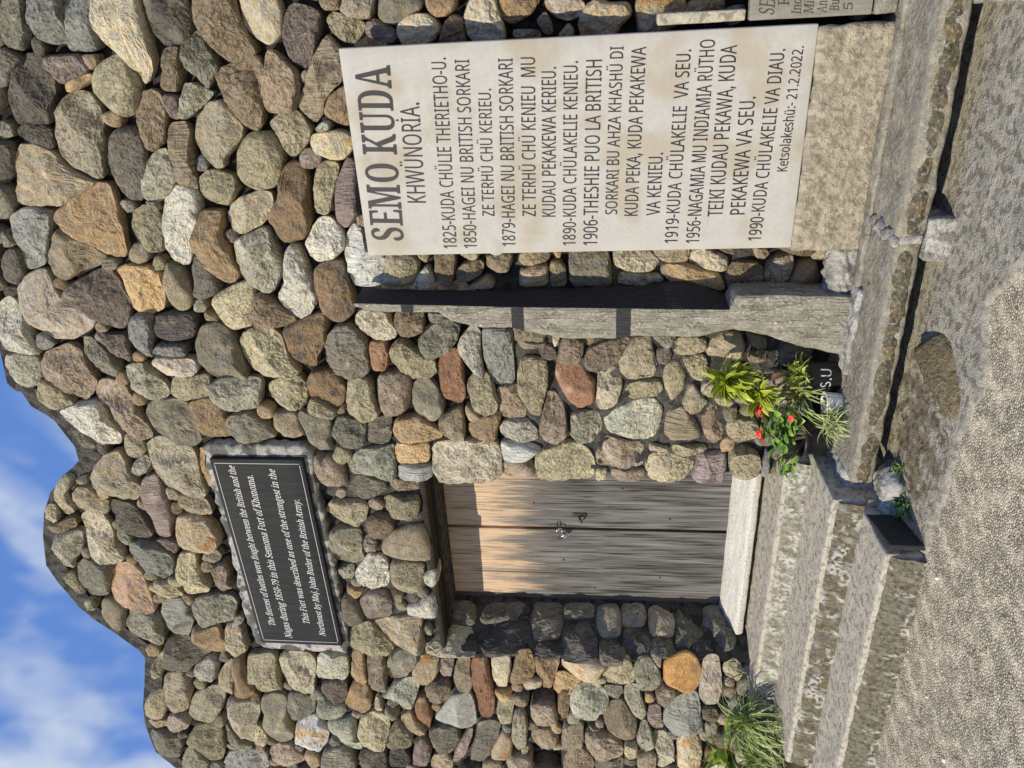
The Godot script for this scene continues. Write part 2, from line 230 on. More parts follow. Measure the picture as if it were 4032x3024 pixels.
	["b", [-163, 279, -161, 276, -162, 263, -169, 263, -175, 264, -178, 272, -177, 278, -169, 281]],
	["w3", [-272, 291, -272, 269, -282, 269, -283, 292]],
	["p", [-447, 278, -446, 270, -458, 270, -472, 274, -473, 280, -465, 282]],
	["p", [-13, 453, -13, 443, -13, 433, -18, 431, -21, 431, -24, 440, -27, 447, -21, 451, -17, 454]],
	["y", [-386, 502, -382, 495, -384, 485, -393, 481, -396, 478, -398, 490, -391, 501]],
	["p2", [-496, 118, -495, 110, -507, 108, -521, 106, -521, 112, -511, 118]],
	["l", [-7, 258, -3, 251, -3, 243, -6, 239, -10, 237, -15, 242, -17, 249, -17, 256, -11, 259]],
	["t3", [-270, 221, -267, 209, -269, 200, -279, 199, -280, 220]],
	["o2", [-487, 188, -477, 185, -478, 181, -504, 181, -517, 184, -507, 189]],
	["p", [-173, 476, -176, 469, -176, 458, -184, 458, -194, 459, -191, 464, -183, 473, -179, 478]],
	["p2", [-544, 268, -532, 261, -545, 263, -562, 269, -577, 277, -577, 281, -562, 277]],
	["d", [-55, 498, -56, 489, -63, 490, -75, 496, -77, 507]],
	["g", [-544, 479, -551, 477, -564, 469, -572, 460, -575, 468, -571, 477, -559, 480]],
	["y", [-220, 142, -212, 139, -209, 131, -208, 121, -213, 119, -218, 121, -220, 131]],
	["t3", [-188, 181, -179, 178, -180, 167, -187, 167, -196, 170, -196, 178, -194, 183]],
	["y2", [-250, 480, -250, 476, -255, 470, -262, 469, -269, 476, -267, 483, -259, 484]],
	["t3", [-480, 113, -471, 106, -473, 100, -480, 98, -494, 105, -491, 110]],
	["b", [-125, 251, -125, 240, -136, 241, -145, 244, -147, 246, -145, 251, -136, 252]],
	["y", [-446, 64, -441, 57, -447, 52, -456, 50, -464, 53, -459, 60, -453, 64]],
	["y2", [-171, 208, -172, 186, -177, 189, -181, 191, -181, 208]],
	["b2", [-39, 299, -35, 292, -35, 288, -46, 289, -53, 290, -54, 294, -50, 301, -47, 304]],
	["r", [-182, 299, -181, 288, -189, 287, -200, 290, -201, 298, -192, 299]],
	["l2", [-136, 64, -131, 59, -131, 52, -137, 52, -147, 54, -148, 64, -141, 66]],
	["y2", [-379, 572, -374, 562, -385, 561, -396, 560, -397, 564, -389, 571]],
	["l2", [-127, 106, -125, 102, -129, 92, -132, 87, -137, 87, -139, 89, -137, 100, -135, 107]],
	["t2", [-137, 203, -135, 195, -134, 187, -146, 187, -147, 203]],
	["g", [-30, 379, -30, 373, -34, 367, -35, 364, -41, 372, -47, 382, -47, 386, -38, 382]],
	["o2", [-147, 52, -136, 49, -134, 40, -143, 36, -148, 35, -148, 52]],
	["d", [-49, 484, -47, 476, -48, 467, -51, 463, -60, 465, -58, 473, -55, 480, -52, 484]],
	["b", [-12, 384, -12, 377, -18, 378, -24, 379, -32, 383, -33, 384, -32, 392, -25, 389, -17, 386]],
	["t", [-328, 565, -323, 545, -331, 545, -334, 556, -337, 568]],
	["y2", [-186, 114, -181, 111, -179, 102, -182, 95, -188, 95, -191, 104, -191, 111]],
	["l", [5, 285, 9, 284, 8, 269, 2, 270, -3, 272, -3, 277, -2, 283, 1, 287]],
	["y", [-545, 451, -550, 446, -561, 444, -569, 449, -565, 456]],
	["o2", [1, 207, 4, 200, 3, 195, 1, 187, -5, 191, -9, 200, -8, 204, -4, 206]],
	["d", [-8, 478, -8, 473, -12, 468, -14, 467, -21, 475, -26, 481, -27, 486]],
	["y2", [0, 292, -1, 287, -4, 279, -6, 276, -10, 278, -14, 283, -12, 289, -8, 293, -3, 295]],
	["g", [-79, 506, -83, 499, -91, 501, -95, 504, -99, 510, -99, 515]],
	["y", [-193, 108, -191, 98, -194, 94, -207, 93, -208, 96, -207, 100]],
	["w2", [0, 184, 3, 180, 2, 169, -3, 165, -7, 167, -9, 173, -7, 179, -3, 183]],
	["l", [-223, 106, -210, 102, -218, 96, -223, 92, -229, 95, -230, 101, -227, 105]],
	["b", [-285, 299, -283, 280, -292, 279, -292, 298]],
	["t3", [-273, 148, -273, 128, -281, 129, -281, 149]],
	["y2", [-493, 77, -495, 65, -507, 65, -507, 76]],
	["p2", [-343, 485, -340, 475, -346, 468, -352, 471, -351, 480, -346, 486]],
	["s", [-182, 437, -182, 420, -190, 420, -189, 431, -187, 441]],
	["o2", [-6, 116, -4, 114, -1, 100, -10, 98, -10, 108, -10, 118]],
	["l2", [-140, 146, -141, 135, -141, 124, -144, 121, -147, 129, -146, 146]],
	["y", [-225, 345, -221, 342, -226, 335, -231, 328, -234, 328, -234, 337, -232, 345]],
	["t", [-137, 240, -133, 235, -131, 227, -133, 224, -139, 226, -143, 234, -143, 239]],
	["t", [-125, 129, -125, 108, -133, 108, -133, 121, -130, 125]],
	["y", [-540, 135, -542, 126, -555, 126, -557, 132, -549, 136]],
	["g", [-476, 153, -474, 139, -482, 139, -489, 143, -486, 149]],
	["t", [-126, 221, -126, 207, -133, 208, -137, 210, -137, 216, -133, 221]],
	["t", [-476, 216, -470, 209, -471, 201, -476, 201, -480, 206, -483, 214]],
	["w", [-271, 479, -267, 471, -274, 470, -280, 474, -284, 481, -280, 484]],
	["o2", [6, 243, 5, 228, -1, 229, -4, 234, -4, 239, -1, 242]],
	["o", [-260, 429, -263, 428, -273, 429, -281, 425, -292, 427, -293, 431, -281, 432, -269, 431]],
	["g", [-510, 331, -517, 321, -525, 325, -528, 330, -518, 333]],
	["w", [-368, 284, -361, 274, -373, 274, -380, 279, -375, 284]],
	["t", [-544, 546, -542, 534, -551, 535, -552, 548, -546, 551]],
	["b", [-6, 233, -4, 230, -6, 225, -17, 225, -17, 238, -10, 236]],
	["g", [-364, 348, -360, 336, -372, 337, -373, 347]],
	["t", [-128, 202, -125, 199, -125, 186, -130, 186, -133, 195, -133, 201, -130, 203]],
	["o", [-485, 239, -486, 226, -492, 226, -498, 235, -493, 237]],
	["t", [-133, 185, -132, 180, -137, 177, -147, 177, -147, 185]],
	["y", [-255, 110, -254, 91, -258, 90, -260, 100, -262, 108, -258, 111]],
	["p2", [-5, 274, -4, 270, -9, 261, -13, 260, -15, 263, -13, 271, -10, 276]],
	["p", [-335, 324, -331, 317, -345, 316, -348, 326]],
	["w", [-145, 266, -138, 262, -134, 257, -139, 254, -146, 254, -146, 267]],
	["g", [-247, 519, -248, 513, -259, 505, -262, 509, -260, 514, -253, 516]],
	["g", [-510, 74, -508, 65, -519, 64, -521, 72]],
	["y", [-310, 558, -313, 555, -323, 555, -326, 560, -323, 563, -314, 562]],
	["t", [-354, 450, -351, 440, -357, 437, -362, 447, -360, 452]],
	["b", [-125, 63, -125, 38, -129, 40, -131, 44, -129, 54]],
	["p", [-34, 391, -35, 384, -43, 385, -48, 387, -47, 391, -42, 392, -38, 393]],
	["o", [-381, 344, -384, 332, -386, 332, -392, 338, -385, 345]],
	["t", [-175, 74, -179, 61, -187, 60, -186, 66, -183, 71]],
	["t", [-226, 242, -230, 235, -236, 231, -239, 237, -239, 240, -232, 243]],
	["g", [-404, 563, -400, 554, -415, 556, -412, 561]],
	["p", [-188, 124, -185, 117, -190, 114, -197, 116, -196, 123]],
	["g", [-439, 119, -439, 110, -454, 110, -455, 111, -445, 116]],
	["s", [-266, 56, -254, 53, -267, 50, -278, 50, -278, 54]],
	["o2", [-27, 447, -24, 440, -22, 430, -25, 432, -30, 439, -32, 447]],
	["g", [-178, 128, -177, 111, -185, 115, -186, 119]],
	["y2", [-227, 81, -225, 74, -230, 73, -236, 75, -236, 80, -231, 82]],
	["b", [-190, 71, -188, 60, -196, 59, -196, 70]],
	["t", [-146, 233, -140, 223, -143, 218, -147, 218, -147, 233]],
	["y", [-273, 159, -273, 152, -282, 152, -282, 160]],
	["b", [6, 298, 9, 294, 8, 287, 2, 287, 1, 288, 1, 296]],
	["y2", [-229, 73, -220, 66, -232, 62, -232, 70]],
	["o", [-483, 121, -482, 116, -490, 113, -494, 118, -490, 121]],
	["l", [-220, 89, -217, 82, -222, 75, -225, 78, -224, 85]],
	["b", [-8, 189, -4, 184, -10, 181, -15, 180, -16, 183, -14, 186]],
	["l", [-501, 338, -515, 334, -518, 338, -511, 341, -503, 340]],
	["g", [-105, 513, -109, 509, -115, 508, -117, 515, -112, 516]],
	["s", [-162, 260, -163, 249, -165, 248, -169, 253, -169, 259]],
	["g", [-286, 529, -283, 521, -287, 520, -292, 522, -291, 528]],
	["t", [-384, 308, -385, 301, -394, 303, -393, 308]],
	["g", [-12, 201, -12, 193, -13, 187, -17, 186, -16, 201]],
	["t", [-183, 207, -181, 205, -182, 189, -184, 189, -186, 204]],
	["t", [-253, 126, -255, 114, -258, 113, -258, 126]],
	["b", [-126, 74, -126, 67, -130, 64, -133, 67, -132, 72]],
	["l", [-172, 185, -172, 180, -178, 180, -186, 184, -181, 185]],
	["b", [-13, 432, -13, 424, -18, 424, -21, 429, -18, 432]],
	["b", [-125, 96, -125, 80, -129, 79, -129, 87]],
	["l", [-125, 239, -125, 224, -130, 227, -130, 231]],
	["t", [-125, 263, -125, 254, -131, 256, -132, 258, -129, 261]],
	["t", [-15, 178, -10, 173, -13, 170, -17, 170, -17, 178]],
	["g", [2, 157, 1, 144, -2, 144, -1, 155]],
	["b", [-159, 400, -161, 396, -167, 392, -165, 400]],
	["g", [-91, 419, -91, 410, -97, 410, -94, 417]],
	["b", [-41, 339, -47, 338, -52, 340, -54, 344]],
	["w", [-55, 310, -51, 305, -52, 301, -56, 302, -57, 308]],
	["o", [-125, 184, -125, 178, -130, 179, -130, 182]],
	["g", [-521, 166, -525, 154, -527, 161]],
	["b", [-229, 326, -225, 321, -230, 320, -231, 324]],
	["g", [-30, 314, -26, 312, -25, 309, -30, 310, -33, 313]],
]
const CHINKS = [
	[-690, 225, 138],
	[-690, 251, 102],
	[-690, 194, 143],
	[-690, 149, 114],
	[-690, 274, 97],
	[-664, 225, 107],
	[-690, 304, 94],
	[-680, 171, 94],
	[-690, 339, 141],
	[-673, 132, 109],
	[99, 164, 95],
	[-667, 248, 92],
	[-690, 409, 137],
	[98, 141, 94],
	[-689, 365, 90],
	[99, 186, 98],
	[99, 223, 103],
	[99, 302, 122],
	[-668, 269, 101],
	[-665, 196, 95],
	[99, 246, 90],
	[99, 268, 91],
	[-667, 154, 93],
	[92, 120, 101],
	[-674, 319, 92],
	[-675, 290, 92],
	[99, 365, 109],
	[99, 340, 108],
	[-659, 116, 91],
	[-690, 116, 107],
	[-682, 383, 90],
	[99, 390, 114],
	[86, 206, 90],
	[-642, 226, 100],
	[99, 416, 116],
	[-674, 429, 92],
	[79, 163, 91],
	[-659, 176, 101],
	[77, 141, 99],
	[-650, 135, 93],
	[-646, 248, 105],
	[79, 183, 90],
	[-669, 357, 101],
	[-663, 412, 96],
	[74, 108, 95],
	[76, 223, 93],
	[-647, 205, 91],
	[92, 441, 100],
	[-659, 305, 93],
	[82, 285, 97],
	[81, 257, 93],
	[-641, 104, 113],
	[77, 311, 97],
	[-647, 158, 91],
	[-38, 555, 92],
	[20, 531, 106],
	[56, 490, 102],
	[37, 508, 103],
	[33, 550, 94],
	[-1, 527, 93],
	[36, 81, 117],
	[-653, 469, 98],
	[-103, 558, 147],
	[61, 469, 95],
	[14, 561, 102],
	[44, 531, 114],
	[78, 486, 102],
	[16, 510, 93],
	[-610, 75, 108],
	[-632, 336, 128],
	[-673, 74, 143],
	[54, 353, 132],
	[99, 71, 147],
	[-690, 467, 106],
	[-639, 447, 127],
	[-613, 270, 126],
	[55, 378, 101],
	[49, 563, 92],
	[56, 70, 97],
	[-635, 377, 93],
	[56, 403, 95],
	[-79, 568, 98],
	[40, 126, 143],
	[-78, 544, 98],
	[42, 198, 102],
	[34, 486, 93],
	[-606, 128, 90],
	[-611, 191, 97],
	[58, 514, 91],
	[43, 244, 126],
	[55, 427, 124],
	[-595, 225, 92],
	[38, 154, 121],
	[45, 271, 102],
	[-23, 520, 114],
	[-626, 425, 111],
	[-6, 572, 102],
	[-624, 292, 97],
	[43, 296, 134],
	[-610, 147, 91],
	[-598, 96, 114],
	[-629, 64, 94],
	[47, 329, 101],
	[-590, 64, 94],
	[-130, 560, 90],
	[-642, 487, 92],
	[-622, 315, 92],
	[17, 65, 116],
	[-603, 246, 117],
	[-631, 397, 94],
	[33, 223, 90],
	[-614, 170, 102],
	[-623, 359, 93],
	[-650, 61, 106],
	[-60, 532, 102],
	[34, 177, 94],
	[-38, 595, 117],
	[40, 453, 103],
	[31, 582, 100],
	[-532, 54, 144],
	[-674, 489, 131],
	[-565, 53, 141],
	[-624, 505, 136],
	[-60, 585, 95],
	[67, 546, 133],
	[74, 52, 124],
	[-212, 52, 136],
	[67, 582, 110],
	[99, 471, 118],
	[20, 102, 92],
	[-6, 498, 132],
	[-119, 584, 134],
	[-690, 50, 131],
	[40, 50, 95],
	[-649, 283, 90],
	[-46, 508, 96],
	[32, 389, 149],
	[-491, 50, 116],
	[-624, 473, 92],
	[-14, 546, 90],
	[-621, 214, 140],
	[-654, 389, 134],
	[-604, 413, 110],
	[4, 86, 99],
	[23, 313, 134],
	[12, 589, 90],
	[16, 141, 132],
	[-93, 587, 92],
	[-589, 200, 142],
	[-147, 547, 100],
	[-668, 453, 148],
	[28, 341, 135],
	[-118, 535, 121],
	[-616, 47, 148],
	[-610, 442, 121],
	[-604, 303, 148],
	[-634, 182, 138],
	[53, 98, 129],
	[0, 48, 135],
	[-592, 160, 135],
	[56, 170, 98],
	[-614, 385, 92],
	[76, 455, 100],
	[18, 205, 122],
	[-606, 347, 128],
	[25, 261, 133],
	[71, 335, 105],
	[-92, 528, 133],
	[91, 503, 132],
	[-618, 112, 110],
	[-583, 132, 101],
	[-660, 336, 114],
	[73, 83, 103],
	[62, 209, 133],
	[-586, 267, 110],
	[80, 378, 123],
	[-237, 46, 108],
	[-672, 102, 120],
	[81, 404, 128],
	[-690, 440, 128],
	[-626, 135, 128],
	[-61, 557, 126],
	[16, 168, 98],
	[-654, 503, 107],
	[-626, 88, 128],
	[-12, 594, 128],
	[32, 418, 120],
	[-646, 361, 105],
	[-662, 44, 124],
	[-572, 225, 128],
	[98, 99, 97],
	[99, 43, 115],
	[-626, 240, 119],
	[-650, 427, 115],
	[-582, 83, 112],
	[-468, 44, 105],
	[68, 241, 119],
	[-647, 320, 119],
	[76, 522, 93],
	[-30, 573, 119],
	[-206, 78, 106],
	[-188, 44, 119],
	[19, 235, 103],
	[68, 272, 106],
	[-32, 495, 117],
	[-652, 86, 93],
	[13, 480, 119],
	[48, 592, 119],
	[83, 353, 110],
	[-323, 311, 119],
	[-512, 42, 110],
	[-639, 268, 90],
	[-38, 533, 100],
	[-583, 110, 110],
	[-71, 517, 105],
	[-75, 595, 110],
	[-586, 42, 110],
	[21, 287, 108],
	[66, 126, 110],
	[91, 322, 99],
	[67, 295, 92],
	[64, 153, 102],
	[-148, 568, 102],
	[79, 429, 91],
	[78, 565, 102],
	[23, 42, 102],
	[9, 116, 102],
	[22, 364, 102],
	[-675, 210, 94],
	[57, 314, 102],
	[-6, 71, 97],
	[57, 41, 99],
	[-258, 41, 93],
	[-690, 87, 93],
	[-164, 554, 93],
	[5, 545, 91],
	[-639, 40, 93],
	[-548, 40, 93],
	[27, 466, 102],
	[-580, 247, 102],
	[28, 440, 93],
	[-639, 412, 93],
	[-639, 301, 93],
	[-606, 370, 93],
	[57, 258, 93],
	[-628, 159, 93],
	[-600, 327, 85],
	[80, 594, 85],
	[69, 501, 85],
	[-582, 407, 85],
	[-39, 616, 85],
	[45, 475, 85],
	[-674, 397, 85],
	[87, 235, 85],
	[62, 187, 85],
	[-495, 219, 85],
	[-640, 75, 85],
	[66, 390, 85],
	[41, 368, 85],
	[59, 449, 85],
	[-615, 486, 85],
	[-597, 281, 85],
	[10, 186, 85],
	[-264, 329, 76],
	[-622, 456, 76],
	[-123, 432, 76],
	[-105, 597, 76],
	[55, 140, 76],
	[-50, 574, 76],
	[-599, 181, 76],
	[24, 497, 76],
	[52, 226, 76],
	[-138, 534, 76],
	[-571, 96, 76],
	[-641, 123, 76],
	[24, 598, 76],
	[-689, 501, 76],
	[-667, 375, 76],
	[-549, 66, 76],
	[-25, 606, 68],
	[-50, 543, 68],
	[-53, 604, 68],
	[-340, 509, 68],
	[88, 152, 68],
	[-616, 523, 68],
	[-456, 519, 68],
	[-541, 483, 68],
	[-642, 514, 68],
	[-610, 230, 68],
	[-656, 260, 68],
	[-615, 401, 68],
	[-231, 376, 68],
	[-180, 515, 68],
	[57, 284, 68],
	[67, 367, 68],
	[-224, 37, 68],
	[-601, 500, 68],
	[-597, 139, 68],
	[-678, 239, 68],
	[69, 439, 68],
	[-215, 91, 68],
	[8, 223, 68],
	[-673, 184, 68],
	[-494, 489, 68],
	[-627, 259, 68],
	[-71, 316, 68],
	[27, 190, 68],
	[-611, 464, 68],
	[-139, 580, 68],
	[-18, 561, 68],
	[-600, 114, 68],
	[-506, 58, 68],
	[90, 175, 60],
	[-483, 36, 60],
	[-455, 36, 60],
	[71, 418, 60],
	[-273, 43, 60],
	[-254, 77, 60],
	[-514, 177, 60],
	[-584, 177, 60],
	[-250, 55, 60],
	[-462, 460, 60],
	[-49, 492, 60],
	[-502, 389, 60],
	[-399, 498, 60],
	[-614, 331, 60],
	[-481, 221, 60],
	[-678, 259, 60],
	[-46, 425, 60],
	[31, 565, 60],
	[20, 87, 60],
	[5, 159, 60],
	[-678, 36, 60],
	[-261, 501, 60],
	[48, 184, 60],
	[-630, 278, 60],
	[-570, 72, 60],
	[81, 36, 60],
	[-223, 462, 60],
	[-591, 318, 60],
	[43, 214, 60],
	[-203, 36, 60],
	[-299, 460, 60],
	[5, 601, 60],
	[-131, 36, 60],
	[-526, 73, 60],
	[88, 88, 60],
	[-366, 451, 60],
	[35, 102, 60],
	[-563, 131, 60],
	[62, 528, 60],
	[-604, 394, 60],
	[11, 300, 60],
	[-49, 523, 60],
	[-640, 145, 60],
	[-3, 556, 60],
	[-109, 521, 60],
	[83, 534, 60],
	[-29, 544, 60],
	[-510, 444, 60],
	[-559, 355, 60],
	[-476, 57, 60],
	[-305, 311, 60],
	[-131, 545, 60],
	[-299, 513, 60],
	[-598, 429, 60],
	[-11, 93, 60],
	[-559, 383, 60],
	[98, 283, 60],
	[-189, 188, 60],
	[-382, 481, 60],
	[-636, 465, 60],
	[-652, 189, 60],
	[80, 470, 60],
	[75, 197, 60],
	[48, 548, 60],
	[41, 314, 51],
	[42, 65, 51],
	[83, 97, 51],
	[29, 520, 51],
	[-675, 305, 51],
	[-8, 455, 51],
	[-229, 58, 51],
	[-550, 190, 51],
	[-329, 512, 51],
	[-531, 232, 51],
	[79, 69, 51],
	[-526, 210, 51],
	[-621, 374, 51],
	[-565, 441, 51],
	[-180, 163, 51],
	[-220, 72, 51],
	[-519, 156, 51],
	[24, 117, 51],
	[13, 249, 51],
	[-524, 358, 51],
	[40, 434, 51],
	[-483, 494, 51],
	[-602, 35, 51],
	[63, 565, 51],
	[-555, 218, 51],
	[-656, 485, 51],
	[-469, 156, 51],
	[-363, 511, 51],
	[-570, 417, 51],
	[40, 572, 51],
	[-604, 61, 51],
	[99, 201, 51],
	[-377, 500, 51],
	[-129, 453, 51],
	[-356, 545, 51],
	[-661, 290, 51],
	[-157, 403, 51],
	[84, 551, 51],
	[-113, 372, 51],
	[-673, 55, 51],
	[-528, 97, 51],
	[-297, 335, 51],
	[-593, 445, 51],
	[-527, 523, 51],
	[83, 580, 51],
	[-574, 480, 51],
	[-559, 333, 51],
	[16, 576, 51],
	[-4, 479, 51],
	[-94, 431, 51],
	[-129, 422, 51],
	[99, 488, 51],
	[53, 55, 51],
	[-508, 326, 51],
	[71, 173, 51],
	[67, 598, 51],
	[-658, 145, 51],
	[-572, 453, 51],
	[-602, 214, 51],
	[-688, 318, 51],
	[-145, 525, 51],
	[-106, 291, 51],
	[37, 36, 51],
	[-633, 201, 51],
	[-657, 238, 51],
	[91, 457, 51],
	[14, 274, 51],
	[-14, 532, 51],
	[-669, 506, 51],
	[33, 62, 51],
	[-660, 209, 51],
	[-649, 346, 51],
	[-535, 35, 51],
	[11, 35, 51],
	[-587, 235, 51],
	[-399, 305, 51],
	[33, 279, 51],
	[55, 116, 51],
	[-497, 35, 51],
	[-617, 253, 51],
	[-208, 470, 51],
	[-12, 35, 51],
	[-581, 147, 51],
	[4, 102, 51],
	[-391, 294, 51],
	[-690, 289, 51],
	[85, 271, 51],
	[-592, 122, 51],
	[-597, 53, 51],
	[-310, 486, 51],
	[-61, 506, 51],
	[-562, 523, 51],
	[-621, 410, 51],
	[-377, 336, 51],
	[2, 513, 51],
	[-268, 508, 51],
	[-312, 460, 51],
	[-102, 578, 51],
	[-246, 35, 51],
	[-400, 475, 51],
	[-528, 191, 51],
	[-675, 471, 51],
	[19, 547, 51],
	[-170, 472, 51],
	[22, 405, 51],
	[-423, 287, 51],
	[-465, 59, 51],
	[-419, 438, 51],
	[-452, 46, 51],
	[-93, 601, 51],
	[-510, 289, 51],
	[-597, 361, 51],
	[-572, 36, 51],
	[-637, 54, 51],
	[30, 111, 51],
	[42, 406, 51],
	[70, 35, 51],
	[-141, 490, 51],
	[-22, 536, 51],
	[-191, 453, 51],
	[-690, 132, 51],
	[-71, 379, 51],
	[-493, 412, 51],
	[99, 453, 51],
	[53, 576, 51],
	[-386, 287, 51],
]
const CREST = [1.60, 6.10, -0.40, 6.20, -1.20, 6.15, -1.89, 5.51, -2.11, 5.55, -2.17, 5.51, -2.18, 5.47, -2.29, 5.44, -2.36, 5.35, -2.40, 5.31, -2.51, 5.27, -2.61, 5.23, -2.73, 5.24, -2.86, 5.39, -3.01, 5.56, -3.20, 5.68, -3.42, 5.77, -3.71, 5.85, -3.89, 5.81, -4.02, 5.76, -4.14, 5.72, -4.26, 5.64, -4.42, 5.49, -4.51, 5.42, -4.60, 5.34, -4.69, 5.32, -4.98, 5.41, -5.27, 5.51, -5.50, 5.56, -5.70, 5.57, -5.89, 5.57, -6.06, 5.46, -6.14, 5.41, -6.60, 5.25, -7.40, 5.10]
const JAMB = [
	["k", [22, 252, 27, 211, 4, 209, 1, 223, -1, 241, 6, 249]],
	["d", [40, 246, 41, 212, 29, 211, 24, 251]],
	["d2", [41, 209, 42, 186, 27, 186, 15, 187, 12, 206, 26, 209]],
	["k", [11, 208, 14, 186, 0, 186, -1, 206]],
	["g2", [41, 184, 42, 161, 33, 160, 30, 184]],
	["k", [27, 185, 28, 160, 0, 158, -3, 170, -1, 184]],
	["g2", [42, 157, 43, 143, 35, 140, 18, 141, 17, 155, 28, 158]],
	["d", [14, 156, 15, 139, 2, 137, -3, 140, -3, 155]],
	["l2", [42, 139, 43, 123, 35, 121, 27, 123, 25, 138]],
	["k", [24, 138, 25, 120, 12, 119, 1, 121, 1, 135, 11, 137]],
	["t", [42, 118, 42, 101, 28, 100, 19, 101, 19, 117]],
	["d2", [16, 117, 17, 100, 5, 100, 2, 118]],
	["d2", [40, 97, 42, 80, 26, 78, 17, 80, 7, 85, 7, 98, 26, 97]],
	["d", [43, 76, 44, 60, 26, 55, 16, 55, 11, 59, 10, 76, 26, 76]],
	["l2", [19, 294, 20, 254, 13, 254, 5, 252, -1, 253, -2, 278, 0, 290, 12, 292]],
	["d2", [39, 279, 40, 256, 22, 254, 22, 277]],
]
const SLAB_LINES = [
	["SEMO KUDA", -1.113, 2.624, -0.241, 2.59, 0.179, 1],
	["KHWÜNORİA.", -0.912, 2.483, -0.417, 2.465, 0.099, 0],
	["1825-KUDA CHÜLIE THERIETHO-U.", -1.163, 2.339, -0.22, 2.312, 0.073, 0],
	["1850-HAGEI NU BRITISH SORKARI", -1.163, 2.23, -0.233, 2.2, 0.07, 0],
	["ZE TERHÜ CHÜ KERIEU.", -0.992, 2.124, -0.368, 2.103, 0.064, 0],
	["1879-HAGEI NU BRITISH SORKARI", -1.157, 2.022, -0.237, 1.99, 0.07, 0],
	["ZE TERHÜ CHÜ KENIEU  MU", -0.998, 1.907, -0.237, 1.882, 0.07, 0],
	["KUDAU PEKAKEWA KERIEU.", -1.003, 1.804, -0.284, 1.784, 0.07, 0],
	["1890-KUDA CHÜLAKELIE KENIEU.", -1.159, 1.702, -0.263, 1.68, 0.068, 0],
	["1906-THESHIE PUO LA BRITISH", -1.161, 1.588, -0.262, 1.567, 0.075, 0],
	["SORKARI BU AHZA KHASHÜ DI", -0.999, 1.486, -0.209, 1.467, 0.062, 0],
	["KUDA PEKA, KUDA PEKAKEWA", -1.009, 1.382, -0.215, 1.362, 0.068, 0],
	["VA KENIEU.", -1.009, 1.269, -0.698, 1.265, 0.07, 0],
	["1919-KUDA CHÜLAKELIE  VA SEU.", -1.158, 1.173, -0.237, 1.156, 0.067, 0],
	["1956-NAGAMIA MU INDIAMIA RÜTHO", -1.16, 1.062, -0.199, 1.049, 0.069, 0],
	["TEIKI KUDAU PEKAWA, KUDA", -1.022, 0.955, -0.227, 0.949, 0.074, 0],
	["PEKAKEWA VA SEU.", -1.015, 0.845, -0.455, 0.845, 0.073, 0],
	["1990-KUDA CHÜLAKELIE VA DIAU.", -1.154, 0.752, -0.254, 0.732, 0.065, 0],
	["Ketsolakeshü:- 21.2.2022.", -0.807, 0.661, -0.246, 0.651, 0.049, 0],
]
const TABLET_LINES = [
	["The fiercest of battles were fought between the British and the", -4.158, 4.036, -2.693, 4.026, 0.048],
	["Nagas during 1850-79 in this Semoma Fort of Khonoma.", -4.28, 3.926, -2.765, 3.911, 0.052],
	["This Fort was described as one of the strongest in the", -4.126, 3.757, -2.718, 3.746, 0.048],
	["Northeast by Maj. John Butler of the British Army.", -4.245, 3.652, -2.964, 3.619, 0.046],
]
const NOTICE_LINES = [
	["SE", -0.112, 0.79, -0.054, 0.791, 0.067],
	["R", -0.076, 0.728, -0.037, 0.734, 0.047],
	["Ind", -0.114, 0.672, -0.051, 0.676, 0.041],
	["Mi", -0.115, 0.619, -0.062, 0.621, 0.041],
	["An", -0.115, 0.561, -0.065, 0.564, 0.042],
	["Bu", -0.109, 0.507, -0.063, 0.511, 0.04],
	["5", -0.107, 0.448, -0.079, 0.452, 0.04],
]
const POST_LEFT = [0.252, -1.801, 0.508, -1.736, 0.667, -1.680, 0.861, -1.637, 1.042, -1.685, 1.356, -1.675, 1.482, -1.688, 1.784, -1.685, 2.061, -1.621, 2.277, -1.611, 2.432, -1.561, 2.455, -1.525, 2.839, -1.514, 2.947, -1.483]
const POST_FRONT = [0.256, -1.459, 0.691, -1.440, 0.869, -1.450, 0.877, -1.524, 2.054, -1.494, 2.955, -1.460]
const POST_RIGHT = [0.200, -1.518, 0.264, -1.485, 0.650, -1.477, 0.781, -1.483, 0.856, -1.512, 0.970, -1.466, 1.086, -1.421, 1.162, -1.420, 1.288, -1.442, 1.481, -1.449, 2.071, -1.463, 2.757, -1.448, 2.942, -1.433, 3.012, -1.464]

